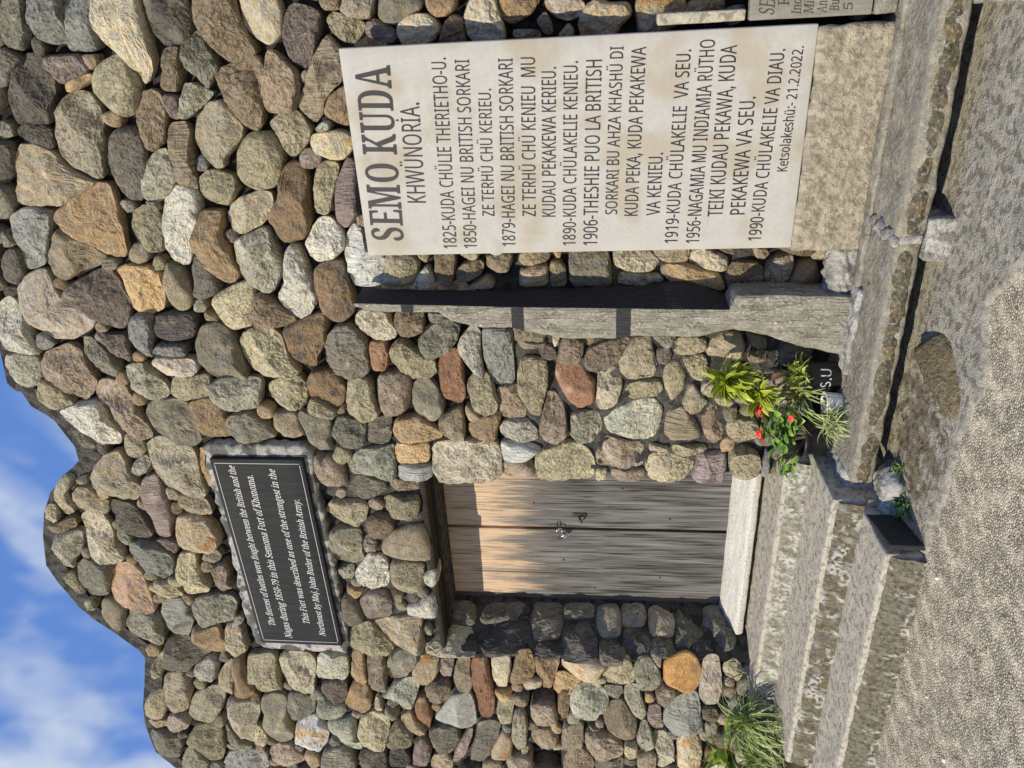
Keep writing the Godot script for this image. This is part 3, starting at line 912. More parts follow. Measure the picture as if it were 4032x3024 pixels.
# base colour, patch colour, share of the surface the patches take, which surface (0 mottled, 1 streaky, 2 grainy)
const TONE = {
	"g": [Color(0.235, 0.23, 0.185), Color(0.33, 0.32, 0.26), 0.35, 0], "g2": [Color(0.20, 0.19, 0.15), Color(0.30, 0.27, 0.20), 0.35, 2],
	"l": [Color(0.41, 0.37, 0.275), Color(0.30, 0.275, 0.21), 0.3, 2], "l2": [Color(0.37, 0.34, 0.265), Color(0.24, 0.195, 0.15), 0.35, 0],
	"L": [Color(0.46, 0.38, 0.26), Color(0.42, 0.25, 0.12), 0.4, 2], "w": [Color(0.43, 0.42, 0.37), Color(0.28, 0.27, 0.24), 0.3, 0],
	"w2": [Color(0.45, 0.40, 0.34), Color(0.30, 0.22, 0.18), 0.35, 2], "w3": [Color(0.42, 0.44, 0.43), Color(0.56, 0.57, 0.55), 0.35, 1],
	"w4": [Color(0.33, 0.34, 0.275), Color(0.42, 0.42, 0.35), 0.4, 0], "t": [Color(0.29, 0.25, 0.18), Color(0.36, 0.31, 0.23), 0.4, 2],
	"t2": [Color(0.28, 0.24, 0.175), Color(0.15, 0.125, 0.10), 0.4, 1], "t3": [Color(0.275, 0.225, 0.175), Color(0.35, 0.30, 0.25), 0.35, 0],
	"b": [Color(0.22, 0.175, 0.125), Color(0.30, 0.25, 0.185), 0.35, 0], "b2": [Color(0.25, 0.18, 0.115), Color(0.16, 0.13, 0.10), 0.4, 2],
	"o": [Color(0.42, 0.30, 0.165), Color(0.32, 0.24, 0.15), 0.3, 2], "o2": [Color(0.33, 0.245, 0.15), Color(0.24, 0.19, 0.14), 0.35, 2],
	"O": [Color(0.47, 0.265, 0.10), Color(0.34, 0.21, 0.11), 0.35, 2], "y": [Color(0.36, 0.325, 0.22), Color(0.27, 0.25, 0.18), 0.35, 0],
	"y2": [Color(0.27, 0.245, 0.17), Color(0.20, 0.18, 0.135), 0.35, 0], "p": [Color(0.20, 0.168, 0.152), Color(0.29, 0.255, 0.21), 0.3, 0],
	"p2": [Color(0.185, 0.15, 0.14), Color(0.27, 0.22, 0.19), 0.35, 1], "p3": [Color(0.245, 0.205, 0.205), Color(0.155, 0.115, 0.12), 0.4, 1],
	"d": [Color(0.125, 0.115, 0.10), Color(0.19, 0.175, 0.145), 0.35, 0], "d2": [Color(0.15, 0.14, 0.115), Color(0.24, 0.22, 0.17), 0.35, 1],
	"k": [Color(0.085, 0.08, 0.078), Color(0.14, 0.125, 0.105), 0.3, 1], "r": [Color(0.27, 0.155, 0.10), Color(0.36, 0.28, 0.20), 0.35, 2],
	"r2": [Color(0.36, 0.25, 0.18), Color(0.27, 0.22, 0.20), 0.35, 2], "s": [Color(0.235, 0.24, 0.23), Color(0.17, 0.175, 0.17), 0.35, 0],
	"s2": [Color(0.21, 0.215, 0.20), Color(0.12, 0.12, 0.115), 0.35, 1], "m": [Color(0.15, 0.125, 0.075), Color(0.22, 0.18, 0.11), 0.4, 0], "W": [Color(0.80, 0.76, 0.68), Color(0.50, 0.37, 0.22), 0.3, 2],
	"W2": [Color(0.48, 0.49, 0.46), Color(0.42, 0.43, 0.40), 0.3, 2]}
const LANDING = 0.457
const LEDGE = 0.25
var mats := {}
var nz := FastNoiseLite.new()
var fine := FastNoiseLite.new()
var rng := RandomNumberGenerator.new()
var used := {}

# ---------------------------------------------------------------- small helpers
func numbered(called: String) -> String:
	var n: int = used.get(called, 0)
	used[called] = n + 1
	return called if n == 0 else "%s_%03d" % [called, n]

func thing(called: String, label: String, category: String, at := Vector3.ZERO, group := "") -> Node3D:
	var o := Node3D.new()
	o.name = numbered(called)
	add_child(o)
	o.position = at
	o.set_meta("label", label)
	o.set_meta("category", category)
	if group != "":
		o.set_meta("group", group)
	return o

func put(called: String, mesh: Mesh, m: Material, parent: Node3D, at := Vector3.ZERO) -> MeshInstance3D:
	var o := MeshInstance3D.new()
	o.name = called
	o.mesh = mesh
	o.material_override = m
	o.position = at
	parent.add_child(o, true)
	return o

func setting(called: String, mesh: Mesh, m: Material) -> MeshInstance3D:
	var o := put(called, mesh, m, self)
	o.set_meta("kind", "structure")
	return o

func start() -> SurfaceTool:
	var st := SurfaceTool.new()
	st.begin(Mesh.PRIMITIVE_TRIANGLES)
	st.set_smooth_group(0)
	return st

func done(st: SurfaceTool) -> ArrayMesh:
	st.generate_normals()
	return st.commit()

func quad(st: SurfaceTool, a: Vector3, b: Vector3, c: Vector3, d: Vector3) -> void:
	# a b c d run counter-clockwise seen from the front
	for p in [a, c, b, a, d, c]:
		st.add_vertex(p)

func piecewise(list: Array, y: float) -> float:
	if y <= list[0]:
		return list[1]
	for k in range(2, list.size(), 2):
		if y <= list[k]:
			var t: float = (y - list[k - 2]) / maxf(list[k] - list[k - 2], 1e-5)
			return lerpf(list[k - 1], list[k + 1], t)
	return list[list.size() - 1]

# ---------------------------------------------------------------- textures
func noise_bytes(w: int, h: int, sd: int, freq: float, oct := 4, kind := FastNoiseLite.TYPE_SIMPLEX_SMOOTH, ret := -1) -> PackedByteArray:
	var f := FastNoiseLite.new()
	f.seed = sd
	f.noise_type = kind
	f.frequency = freq
	f.fractal_octaves = oct
	f.fractal_type = FastNoiseLite.FRACTAL_FBM if oct > 1 else FastNoiseLite.FRACTAL_NONE
	if ret >= 0:
		f.cellular_return_type = ret
		f.cellular_jitter = 1.0
	return f.get_seamless_image(w, h).get_data()

func streak_bytes(w: int, h: int, sd: int, freq: float, squeeze: int, upright := true) -> PackedByteArray:
	var f := FastNoiseLite.new()
	f.seed = sd
	f.noise_type = FastNoiseLite.TYPE_SIMPLEX_SMOOTH
	f.frequency = freq
	f.fractal_octaves = 4
	var im: Image
	if upright:
		im = f.get_seamless_image(w, maxi(h / squeeze, 8))
	else:
		im = f.get_seamless_image(maxi(w / squeeze, 8), h)
	im.resize(w, h, Image.INTERPOLATE_CUBIC)
	return im.get_data()

func texture(w: int, h: int, f: Callable) -> ImageTexture:
	var bytes := PackedByteArray()
	bytes.resize(w * h * 3)
	for i in w * h:
		var c: Color = f.call(i)
		c = c.linear_to_srgb()
		bytes[i * 3] = clampi(int(c.r * 255.0), 0, 255)
		bytes[i * 3 + 1] = clampi(int(c.g * 255.0), 0, 255)
		bytes[i * 3 + 2] = clampi(int(c.b * 255.0), 0, 255)
	var im := Image.create_from_data(w, h, false, Image.FORMAT_RGB8, bytes)
	return ImageTexture.create_from_image(im)

func relief(w: int, h: int, f: Callable) -> ImageTexture:
	var bytes := PackedByteArray()
	bytes.resize(w * h)
	for i in w * h:
		bytes[i] = clampi(int(float(f.call(i)) * 255.0), 0, 255)
	return ImageTexture.create_from_image(Image.create_from_data(w, h, false, Image.FORMAT_L8, bytes))

func material(tex: Texture2D, bump: Texture2D, depth_cm: float, tile: float, rough: float, tint := Color.WHITE) -> StandardMaterial3D:
	var m := StandardMaterial3D.new()
	m.albedo_color = tint
	m.albedo_texture = tex
	m.vertex_color_use_as_albedo = true
	m.roughness = rough
	m.metallic_specular = 0.3
	m.uv1_triplanar = true
	m.uv1_world_triplanar = true
	m.uv1_scale = Vector3.ONE / tile
	if bump:
		m.heightmap_enabled = true
		m.heightmap_texture = bump
		m.heightmap_scale = depth_cm
	return m

func plain(c: Color, rough := 0.6, metal := 0.0) -> StandardMaterial3D:
	var m := StandardMaterial3D.new()
	m.albedo_color = c.linear_to_srgb()
	m.roughness = rough
	m.metallic = metal
	return m

func make_materials() -> void:
	var n := 512
	var a := noise_bytes(n, n, 1, 0.012, 5)
	var b := noise_bytes(n, n, 2, 0.05, 4)
	var c := noise_bytes(n, n, 3, 0.17, 2)
	var cr := noise_bytes(n, n, 4, 0.018, 1, FastNoiseLite.TYPE_CELLULAR, FastNoiseLite.RETURN_DISTANCE2_SUB)
	var wp := noise_bytes(n, n, 8, 0.028, 4)
	var s1 := streak_bytes(n, n, 5, 0.03, 7, false)
	var s2 := streak_bytes(n, n, 6, 0.07, 12, true)
	# mottled stone: pale and dark blotches, specks, some hairline cracks
	var mottled := texture(n, n, func(i):
		var v := 0.66 + 0.45 * (a[i] / 255.0 - 0.5) + 0.46 * (b[i] / 255.0 - 0.5) + 0.24 * (c[i] / 255.0 - 0.5)
		var warm := wp[i] / 255.0 - 0.5
		if b[i] > 168: v = lerpf(v, 1.0, 0.35)
		if c[i] < 66: v *= 0.62
		if cr[i] < 18 and wp[i] > 118: v *= 0.45
		return Color(v * (1.0 + 0.2 * warm), v, v * (1.0 - 0.34 * warm)))
	var mottled_relief := relief(n, n, func(i):
		var e := clampf(cr[i] / 255.0 * 3.0, 0.0, 1.0)
		return 0.15 + 0.45 * a[i] / 255.0 + 0.3 * b[i] / 255.0 + 0.16 * c[i] / 255.0 + 0.06 * e)
	var streaky := texture(n, n, func(i):
		var v := 0.68 + 0.75 * (s2[i] / 255.0 - 0.5) + 0.3 * (b[i] / 255.0 - 0.5) + 0.22 * (c[i] / 255.0 - 0.5)
		var warm := s2[(i * 3) % (n * n)] / 255.0 - 0.5
		return Color(v * (1.0 + 0.22 * warm), v, v * (1.0 - 0.3 * warm)))
	var streaky_relief := relief(n, n, func(i): return 0.2 + 0.5 * s2[i] / 255.0 + 0.25 * b[i] / 255.0 + 0.1 * c[i] / 255.0)
	var grainy := texture(n, n, func(i):
		var v := 0.68 + 0.3 * (a[i] / 255.0 - 0.5) + 0.46 * (b[i] / 255.0 - 0.5) + 0.34 * (c[i] / 255.0 - 0.5)
		var warm := a[(i + 9000) % (n * n)] / 255.0 - 0.5
		if wp[i] > 160: v *= 0.8
		return Color(v * (1.0 + 0.34 * warm), v, v * (1.0 - 0.5 * warm)))
	var grainy_relief := relief(n, n, func(i): return 0.2 + 0.3 * a[i] / 255.0 + 0.3 * b[i] / 255.0 + 0.3 * c[i] / 255.0)
	mats.stone = [material(mottled, mottled_relief, 3.4, 0.62, 0.88), material(streaky, streaky_relief, 2.4, 0.55, 0.85), material(grainy, grainy_relief, 2.6, 0.5, 0.92)]
	# mortar between the stones: grey, blackened in blotches
	mats.mortar = material(texture(n, n, func(i):
		var v := 0.085 + 0.07 * (b[i] / 255.0 - 0.5) + 0.12 * (c[i] / 255.0 - 0.5)
		v = maxf(lerpf(v, 0.03, clampf((a[i] - 110) / 60.0, 0.0, 0.8)), 0.012)
		return Color(v * 1.03, v, v * 0.92)), mottled_relief, 2.5, 0.7, 0.95)
	# limewashed render round the dark tablet
	mats.render = material(texture(n, n, func(i):
		var v := 0.42 + 0.3 * (b[i] / 255.0 - 0.5) + 0.2 * (c[i] / 255.0 - 0.5)
		v = lerpf(v, 0.07, clampf((a[i] - 108) / 36.0, 0.0, 0.88))
		return Color(v * 1.02, v, v * 0.94)), mottled_relief, 2.2, 1.1, 0.95)
	# cement of the steps: grey brown, pocked
	mats.cement = material(texture(n, n, func(i):
		var v := 0.46 + 0.2 * (a[i] / 255.0 - 0.5) + 0.12 * (b[i] / 255.0 - 0.5) + 0.22 * (c[i] / 255.0 - 0.5)
		var moss := clampf((wp[i] - 150) / 40.0, 0.0, 0.6)
		return Color(lerpf(v * 1.04, 0.15, moss), lerpf(v * 0.97, 0.13, moss), lerpf(v * 0.80, 0.08, moss))), grainy_relief, 0.9, 0.8, 0.92)
	# risers: moss and dirt with white efflorescence in patches
	mats.riser = []
	for k in 3:
		var limit: float = [168.0, 138.0, 108.0][k]
		var base_tone: float = [0.15, 0.14, 0.24][k]
		var moss: float = [0.35, 0.9, 0.25][k]
		mats.riser.append(material(texture(n, n, func(i):
			var v: float = base_tone + 0.07 * (s2[i] / 255.0 - 0.5) + 0.16 * (c[i] / 255.0 - 0.5) + 0.26 * (b[i] / 255.0 - 0.5)
			var col := Color(v * 1.06, v, v * 0.78)
			var white := clampf((a[i] * 0.82 + s2[i] * 0.18 - limit) / 30.0, 0.0, 1.0) * clampf((b[i] - 80) / 70.0, 0.0, 1.0)
			col = col.lerp(Color(0.6, 0.6, 0.56), white * 0.85)
			return col.lerp(Color(0.15, 0.115, 0.055), clampf((wp[i] - 128) / 40.0, 0.0, 1.0) * moss * (1.0 - white))), mottled_relief, 2.6, 1.0, 0.95))
	# ledge: weathered dark cement with ochre lichen
	mats.ledge = material(texture(n, n, func(i):
		var v := 0.25 + 0.2 * (a[i] / 255.0 - 0.5) + 0.14 * (b[i] / 255.0 - 0.5) + 0.2 * (c[i] / 255.0 - 0.5)
		var col := Color(v * 1.05, v, v * 0.82)
		col = col.lerp(Color(0.30, 0.20, 0.07), clampf((wp[i] - 160) / 40.0, 0.0, 0.4))
		return col.lerp(Color(0.42, 0.41, 0.38), clampf((b[i] - 184) / 20.0, 0.0, 0.6))), mottled_relief, 1.8, 1.1, 0.95)
	mats.moss = material(texture(n, n, func(i):
		var v := 0.10 + 0.1 * (a[i] / 255.0 - 0.5) + 0.1 * (b[i] / 255.0 - 0.5) + 0.12 * (c[i] / 255.0 - 0.5)
		var col := Color(v * 1.08, v, v * 0.74)
		col = col.lerp(Color(0.28, 0.19, 0.07), clampf((wp[i] - 158) / 30.0, 0.0, 0.7))
		return col.lerp(Color(0.40, 0.39, 0.36), clampf((b[i] - 178) / 20.0, 0.0, 0.7))), mottled_relief, 2.2, 0.7, 0.95)
	mats.pale_mortar = material(texture(n, n, func(i):
		var v := 0.40 + 0.35 * (b[i] / 255.0 - 0.5) + 0.3 * (c[i] / 255.0 - 0.5)
		v = lerpf(v, 0.13, clampf((a[i] - 128) / 40.0, 0.0, 0.75))
		return Color(v * 1.02, v, v * 0.93)), mottled_relief, 2.4, 0.8, 0.95)
	mats.apron = material(texture(n, n, func(i):
		var v := 0.35 + 0.2 * (a[i] / 255.0 - 0.5) + 0.1 * (b[i] / 255.0 - 0.5) + 0.22 * (c[i] / 255.0 - 0.5)
		var col := Color(v * 1.06, v, v * 0.82)
		col = col.lerp(Color(0.10, 0.085, 0.055), clampf((wp[i] - 140) / 40.0, 0.0, 0.6))
		return col.lerp(Color(0.45, 0.43, 0.38), clampf((c[i] - 196) / 16.0, 0.0, 0.7))), grainy_relief, 1.6, 0.9, 0.95)
	# aggregate of the street: single chips with dark gaps
	var g := 1024
	var chip := noise_bytes(g, g, 11, 0.062, 1, FastNoiseLite.TYPE_CELLULAR, FastNoiseLite.RETURN_CELL_VALUE)
	var gap := noise_bytes(g, g, 11, 0.062, 1, FastNoiseLite.TYPE_CELLULAR, FastNoiseLite.RETURN_DISTANCE2_SUB)
	var big := noise_bytes(g, g, 12, 0.006, 4)
	var dust := noise_bytes(g, g, 13, 0.11, 3)
	mats.asphalt = material(texture(g, g, func(i):
		var v := 0.58 + 0.3 * (chip[i] / 255.0 - 0.5) + 0.16 * (dust[i] / 255.0 - 0.5) + 0.14 * (big[i] / 255.0 - 0.5)
		var e := clampf(gap[i] / 255.0 * 3.2 - 0.05, 0.0, 1.0)
		v *= lerpf(0.2, 1.0, clampf(e + clampf((dust[i] + big[i] - 262) / 60.0, 0.0, 1.0), 0.0, 1.0))
		var w := chip[(i + 7) % (g * g)] / 255.0 - 0.5
		return Color(v * (1.10 + 0.1 * w), v * 0.98, v * (0.72 - 0.1 * w))), relief(g, g, func(i): return 0.25 + 0.5 * clampf(gap[i] / 255.0 * 2.4, 0.0, 1.0) + 0.12 * dust[i] / 255.0), 0.6, 0.85, 0.95)
	# white inscription stone: cream with faint tea-coloured clouds
	mats.marble = material(texture(n, n, func(i):
		var v := 0.50 + 0.05 * (b[i] / 255.0 - 0.5) + 0.05 * (c[i] / 255.0 - 0.5)
		var stain := clampf((a[i] - 118) / 90.0, 0.0, 0.8)
		return Color(v, v * 0.985, v * 0.92).lerp(Color(0.43, 0.385, 0.30), stain)), grainy_relief, 0.25, 2.6, 0.65)
	mats.black_slab = material(texture(n, n, func(i):
		var v := 0.024 + 0.022 * (s2[i] / 255.0 - 0.45) + 0.006 * (c[i] / 255.0 - 0.5)
		return Color(v * 0.92, v, v * 1.12)), null, 0.0, 0.9, 0.62)
	mats.black_slab.metallic_specular = 0.25
	mats.notice = material(texture(n, n, func(i):
		var v := 0.25 + 0.1 * (a[i] / 255.0 - 0.5) + 0.1 * (s2[i] / 255.0 - 0.5)
		return Color(v * 1.04, v, v * 0.86)), grainy_relief, 0.2, 0.8, 0.7)
	# schist of the standing stone: fine wavy foliation, pale veins
	mats.schist = material(texture(n, n, func(i):
		var w := s2[(i + int(wp[i] / 8.0)) % (n * n)] / 255.0
		var v := 0.27 + 0.34 * (w - 0.5) + 0.08 * (c[i] / 255.0 - 0.5) + 0.05 * (a[i] / 255.0 - 0.5)
		v += 0.3 * clampf((s2[i] - 160) / 40.0, 0.0, 1.0) * clampf((b[i] - 120) / 60.0, 0.0, 1.0)
		return Color(v * 1.03, v * 0.98, v * 0.80)), streaky_relief, 2.2, 0.8, 0.85)
	mats.near_black = material(texture(n, n, func(i):
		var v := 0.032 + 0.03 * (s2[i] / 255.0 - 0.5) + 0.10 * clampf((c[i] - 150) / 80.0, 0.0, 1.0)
		return Color(v, v, v * 1.05)), streaky_relief, 0.9, 0.4, 0.75)  # streaked near-black skin: standing stone side and bands, step end slate
	mats.sandstone = material(texture(n, n, func(i):
		var v := 0.37 + 0.2 * (a[i] / 255.0 - 0.5) + 0.12 * (b[i] / 255.0 - 0.5) + 0.2 * (c[i] / 255.0 - 0.5)
		var col := Color(v * 1.06, v * 0.93, v * 0.70)
		return col.lerp(Color(0.20, 0.185, 0.14), clampf((wp[i] - 120) / 70.0, 0.0, 0.75))), mottled_relief, 2.4, 0.8, 0.9)
	# door boards: sheltered wood is tan, the rest has weathered to grey in long ragged streaks
	var dw := 512
	var dh := 1024
	var g1 := streak_bytes(dw, dh, 21, 0.05, 26)
	var g2 := streak_bytes(dw, dh, 22, 0.16, 40)
	var g3 := streak_bytes(dw, dh, 23, 0.02, 10)
	var wood := texture(dw, dh, func(i):
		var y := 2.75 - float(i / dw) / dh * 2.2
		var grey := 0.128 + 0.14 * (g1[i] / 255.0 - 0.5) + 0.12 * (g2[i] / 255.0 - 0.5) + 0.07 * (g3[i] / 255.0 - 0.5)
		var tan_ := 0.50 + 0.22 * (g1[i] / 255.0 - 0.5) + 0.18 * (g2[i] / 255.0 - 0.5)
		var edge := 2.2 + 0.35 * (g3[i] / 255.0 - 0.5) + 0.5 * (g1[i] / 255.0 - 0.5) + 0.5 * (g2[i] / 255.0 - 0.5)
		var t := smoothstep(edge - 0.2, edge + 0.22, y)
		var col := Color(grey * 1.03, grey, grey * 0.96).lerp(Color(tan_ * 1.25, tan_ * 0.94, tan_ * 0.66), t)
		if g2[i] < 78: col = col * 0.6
		return col)
	var wood_relief := relief(dw, dh, func(i): return 0.2 + 0.4 * g1[i] / 255.0 + 0.35 * g2[i] / 255.0)
	var m := StandardMaterial3D.new()
	m.albedo_texture = wood
	m.roughness = 0.8
	m.metallic_specular = 0.25
	m.heightmap_enabled = true
	m.heightmap_texture = wood_relief
	m.heightmap_scale = 0.35
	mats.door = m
	mats.old_timber = material(texture(n, n, func(i):
		var v := 0.026 + 0.03 * (s2[i] / 255.0 - 0.5) + 0.04 * (c[i] / 255.0 - 0.5)
		return Color(v * 1.25, v, v * 0.78)), streaky_relief, 0.8, 0.5, 0.85)
	mats.frame = material(texture(n, n, func(i):
		var v := 0.10 + 0.09 * (s2[i] / 255.0 - 0.5) + 0.04 * (c[i] / 255.0 - 0.5)
		return Color(v * 1.2, v, v * 0.85)), streaky_relief, 0.6, 0.5, 0.85)
	mats.sill = material(texture(n, n, func(i):
		var v := 0.66 + 0.3 * (s1[i] / 255.0 - 0.5) + 0.12 * (c[i] / 255.0 - 0.5)
		v = lerpf(v, 0.2, clampf((b[i] - 165) / 40.0, 0.0, 0.7))
		return Color(v, v * 0.985, v * 0.9)), grainy_relief, 0.5, 0.6, 0.85)
	mats.letter = plain(Color(0.018, 0.017, 0.024), 0.6)
	mats.white_letter = plain(Color(0.62, 0.62, 0.60), 0.6)
	mats.faded_letter = plain(Color(0.05, 0.045, 0.04), 0.7)
	mats.pot = plain(Color(0.012, 0.013, 0.015), 0.38)
	mats.soil = material(texture(n, n, func(i):
		var v := 0.07 + 0.08 * (c[i] / 255.0 - 0.5) + 0.05 * (b[i] / 255.0 - 0.5)
		return Color(v * 1.3, v, v * 0.72)), mottled_relief, 3.0, 0.25, 0.95)
	mats.crackle = material(texture(n, n, func(i):
		var e := clampf(cr[i] / 255.0 * 9.0 + 0.5 * (b[i] / 255.0 - 0.5), 0.0, 1.0)
		var v := lerpf(0.2, 0.8, e)
		return Color(v, v, v * 0.97)), null, 0.0, 0.22, 0.35)
	mats.iron = plain(Color(0.05, 0.042, 0.036), 0.55, 0.6)
	mats.steel = plain(Color(0.62, 0.60, 0.56), 0.22, 1.0)
	mats.hole = plain(Color(0.03, 0.028, 0.025), 1.0)
	var leaf := StandardMaterial3D.new()
	leaf.vertex_color_use_as_albedo = true
	leaf.roughness = 0.42
	leaf.cull_mode = BaseMaterial3D.CULL_DISABLED
	leaf.backlight_enabled = true
	leaf.backlight = Color(0.14, 0.2, 0.03)
	mats.leaf = leaf
	var dry := StandardMaterial3D.new()
	dry.vertex_color_use_as_albedo = true
	dry.roughness = 0.8
	dry.cull_mode = BaseMaterial3D.CULL_DISABLED
	mats.dry = dry

# ---------------------------------------------------------------- shapes
func outline(poly: PackedVector2Array, n: int, rounds := 2) -> PackedVector2Array:
	var area := 0.0
	for i in poly.size():
		area += poly[i].cross(poly[(i + 1) % poly.size()])
	var p := poly.duplicate()
	if area < 0.0:
		p.reverse()
	for k in rounds:
		var q := PackedVector2Array()
		for i in p.size():
			var a: Vector2 = p[i]
			var b: Vector2 = p[(i + 1) % p.size()]
			q.append(a.lerp(b, 0.14))
			q.append(a.lerp(b, 0.86))
		p = q
	var total := 0.0
	for i in p.size():
		total += p[i].distance_to(p[(i + 1) % p.size()])
	var res := PackedVector2Array()
	var step := total / n
	var want := 0.0
	var run := 0.0
	for i in p.size():
		var a: Vector2 = p[i]
		var b: Vector2 = p[(i + 1) % p.size()]
		var d := a.distance_to(b)
		while want < run + d and res.size() < n:
			res.append(a.lerp(b, (want - run) / maxf(d, 1e-6)))
			want += step
		run += d
	return res

# A field stone: its outline, bulging out along +z, with a few broken faces and a rough skin.
func boulder(st: SurfaceTool, poly: PackedVector2Array, sd: int, high: float, back: float, tone: String, at: Transform3D, n := 40, rings := 11, rounds := 2, grow := 0.0) -> void:
	var rim := maxf(back * 0.55, -0.03)
	var p := outline(poly, n, rounds)
	n = p.size()
	if grow > 0.0:
		var g := p.duplicate()
		for i in n:
			var tn := (p[(i + 1) % n] - p[(i + n - 1) % n]).normalized()
			g[i] = p[i] + Vector2(tn.y, -tn.x) * grow
		p = g
	var c := Vector2.ZERO
	for q in p:
		c += q
	c /= n
	var size := 0.0
	for q in p:
		size += q.distance_to(c)
	size /= n
	rng.seed = sd * 7919 + 13
	var craggy := rng.randf() < 0.8
	var e1 := rng.randf_range(6.0, 15.0) if craggy else rng.randf_range(3.0, 5.0)
	var e2 := rng.randf_range(0.5, 0.75)
	var lean := Vector2(rng.randf_range(-0.42, 0.42), rng.randf_range(-0.42, 0.42))
	var cuts := []
	for k in (rng.randi_range(3, 6) if craggy else rng.randi_range(1, 3)):
		var ang := rng.randf() * TAU
		cuts.append([Vector2(cos(ang), sin(ang)), rng.randf_range(0.2, 0.8), rng.randf_range(-0.1, 0.7)])
	var rough := (rng.randf_range(0.09, 0.16) if craggy else rng.randf_range(0.04, 0.08)) * size
	var off := Vector3(sd * 3.17, sd * 1.71, sd * 0.93)
	var kind: Array = TONE[tone]
	st.set_smooth_group(-1 if craggy and n > 30 else 0)
	var shade := rng.randf_range(0.66, 1.26) * 1.25 / 0.66
	var verts := []
	var cols := []
	for k in rings + 2:
		var row := PackedVector3Array()
		var crow := PackedColorArray()
		for i in n:
			var r := 0.94
			var z := back
			if k == 1:
				r = 1.0
				z = rim
			elif k > 1:
				var th := float(k - 1) / rings
				r = 1.0 - pow(th, 1.55)
				z = rim + (high - rim) * pow(1.0 - pow(r, e1), e2)
			var d := (p[i] - c) * r
			if k > 1:
				z += lean.dot(d) * 0.9 * (1.0 - pow(r, e1))
				for cut in cuts:
					var lim: float = high * 0.98 - float(cut[1]) * (d.dot(cut[0]) - float(cut[2]) * size)
					z = minf(z, maxf(lim, rim))
			var w := Vector3(d.x, d.y, z)
			var s := w * (1.6 / maxf(size, 0.03)) + off
			var nn := nz.get_noise_3dv(s * 8.0)
			if craggy:
				nn = nn * 0.6 + 0.55 * (0.35 - absf(nz.get_noise_3dv(s * 13.0 + Vector3(31, 7, 3)))) 
			var n2 := fine.get_noise_3dv(w * 30.0 + off)
			if k > 0:
				w += Vector3(d.x, d.y, 0.0).normalized() * (nn * rough * 0.6)
				w.z += (nn * rough + n2 * (0.007 if craggy else 0.003)) * (1.0 if k > 1 else 0.3)
			row.append(at * (w + Vector3(c.x, c.y, 0.0)))
			var patch := smoothstep(0.5 - float(kind[2]) * 0.5, 0.62 - float(kind[2]) * 0.5, fine.get_noise_3dv(s * 0.5 + Vector3(5, 9, 2)) * 0.5 + 0.18)
			var col: Color = kind[0].lerp(kind[1], patch)
			if tone == "W":
				# the white stone's tan, eye-shaped stain
				var e := (d / size - Vector2(0.28, 0.06)).rotated(-0.9)
				var ring := Vector2(e.x / 0.85, e.y / 0.46).length() + 0.1 * nn
				col = kind[1] if ring < 1.0 and Vector2((e.x + 0.2) / 0.4, (e.y - 0.06) / 0.2).length() > 1.0 else kind[0]
			var grey := col.get_luminance()
			col = col.lerp(Color(grey, grey, grey * 0.94), 0.06) * Color(1.0, 0.98, 0.93) * (shade * (1.0 + 0.18 * n2))
			crow.append(col)
		verts.append(row)
		cols.append(crow)
	for k in rings + 1:
		for i in n:
			var j := (i + 1) % n
			var tris := [[k, i], [k + 1, i], [k, j]] if k == rings else [[k, i], [k + 1, i], [k + 1, j], [k, i], [k + 1, j], [k, j]]
			for q in tris:
				st.set_color(cols[q[0]][q[1]])
				st.add_vertex(verts[q[0]][q[1]])

func stone_mesh(poly: PackedVector2Array, sd: int, high: float, back: float, tone: String, at := Transform3D.IDENTITY) -> ArrayMesh:
	var st := start()
	boulder(st, poly, sd, high, back, tone, at, 44, 11, 1, 0.007)
	return done(st)

# A block with rounded, uneven edges: centre at the origin.
func block(size: Vector3, cell := 0.04, edge := 0.012, amp := 0.004, sd := 0, tint := Color.WHITE) -> ArrayMesh:
	var st := start()
	block_into(st, size, Transform3D.IDENTITY, cell, edge, amp, sd, tint)
	return done(st)

func block_into(st: SurfaceTool, size: Vector3, at: Transform3D, cell := 0.04, edge := 0.012, amp := 0.004, sd := 0, tint := Color.WHITE) -> void:
	var h := size * 0.5
	var inner := (h - Vector3.ONE * edge).max(Vector3.ONE * 0.0005)
	st.set_color(tint)
	for axis in 3:
		var u := (axis + 1) % 3
		var v := (axis + 2) % 3
		var nu := clampi(int(size[u] / cell), 2, 90)
		var nv := clampi(int(size[v] / cell), 2, 90)
		var us := PackedFloat32Array()
		var vs := PackedFloat32Array()
		us.append(-h[u])
		for k in nu + 1:
			us.append(lerpf(-inner[u], inner[u], float(k) / nu))
		us.append(h[u])
		vs.append(-h[v])
		for k in nv + 1:
			vs.append(lerpf(-inner[v], inner[v], float(k) / nv))
		vs.append(h[v])
		for sgn in [-1.0, 1.0]:
			var g := []
			for a in us:
				var row := PackedVector3Array()
				for b in vs:
					var p := Vector3.ZERO
					p[axis] = h[axis] * sgn
					p[u] = a
					p[v] = b
					var q := p.clamp(-inner, inner)
					var d := p - q
					if d.length() > 1e-6:
						p = q + d.normalized() * edge
					var w: Vector3 = at * p
					var nn := nz.get_noise_3dv(w * 50.0 + Vector3(sd, sd * 2, 0)) * amp + fine.get_noise_3dv(w * 30.0) * amp * 0.5
					p += d.normalized() * nn
					row.append(at * p)
				g.append(row)
			for i in us.size() - 1:
				for j in vs.size() - 1:
					if sgn > 0:
						quad(st, g[i][j], g[i + 1][j], g[i + 1][j + 1], g[i][j + 1])
					else:
						quad(st, g[i][j], g[i][j + 1], g[i + 1][j + 1], g[i + 1][j])

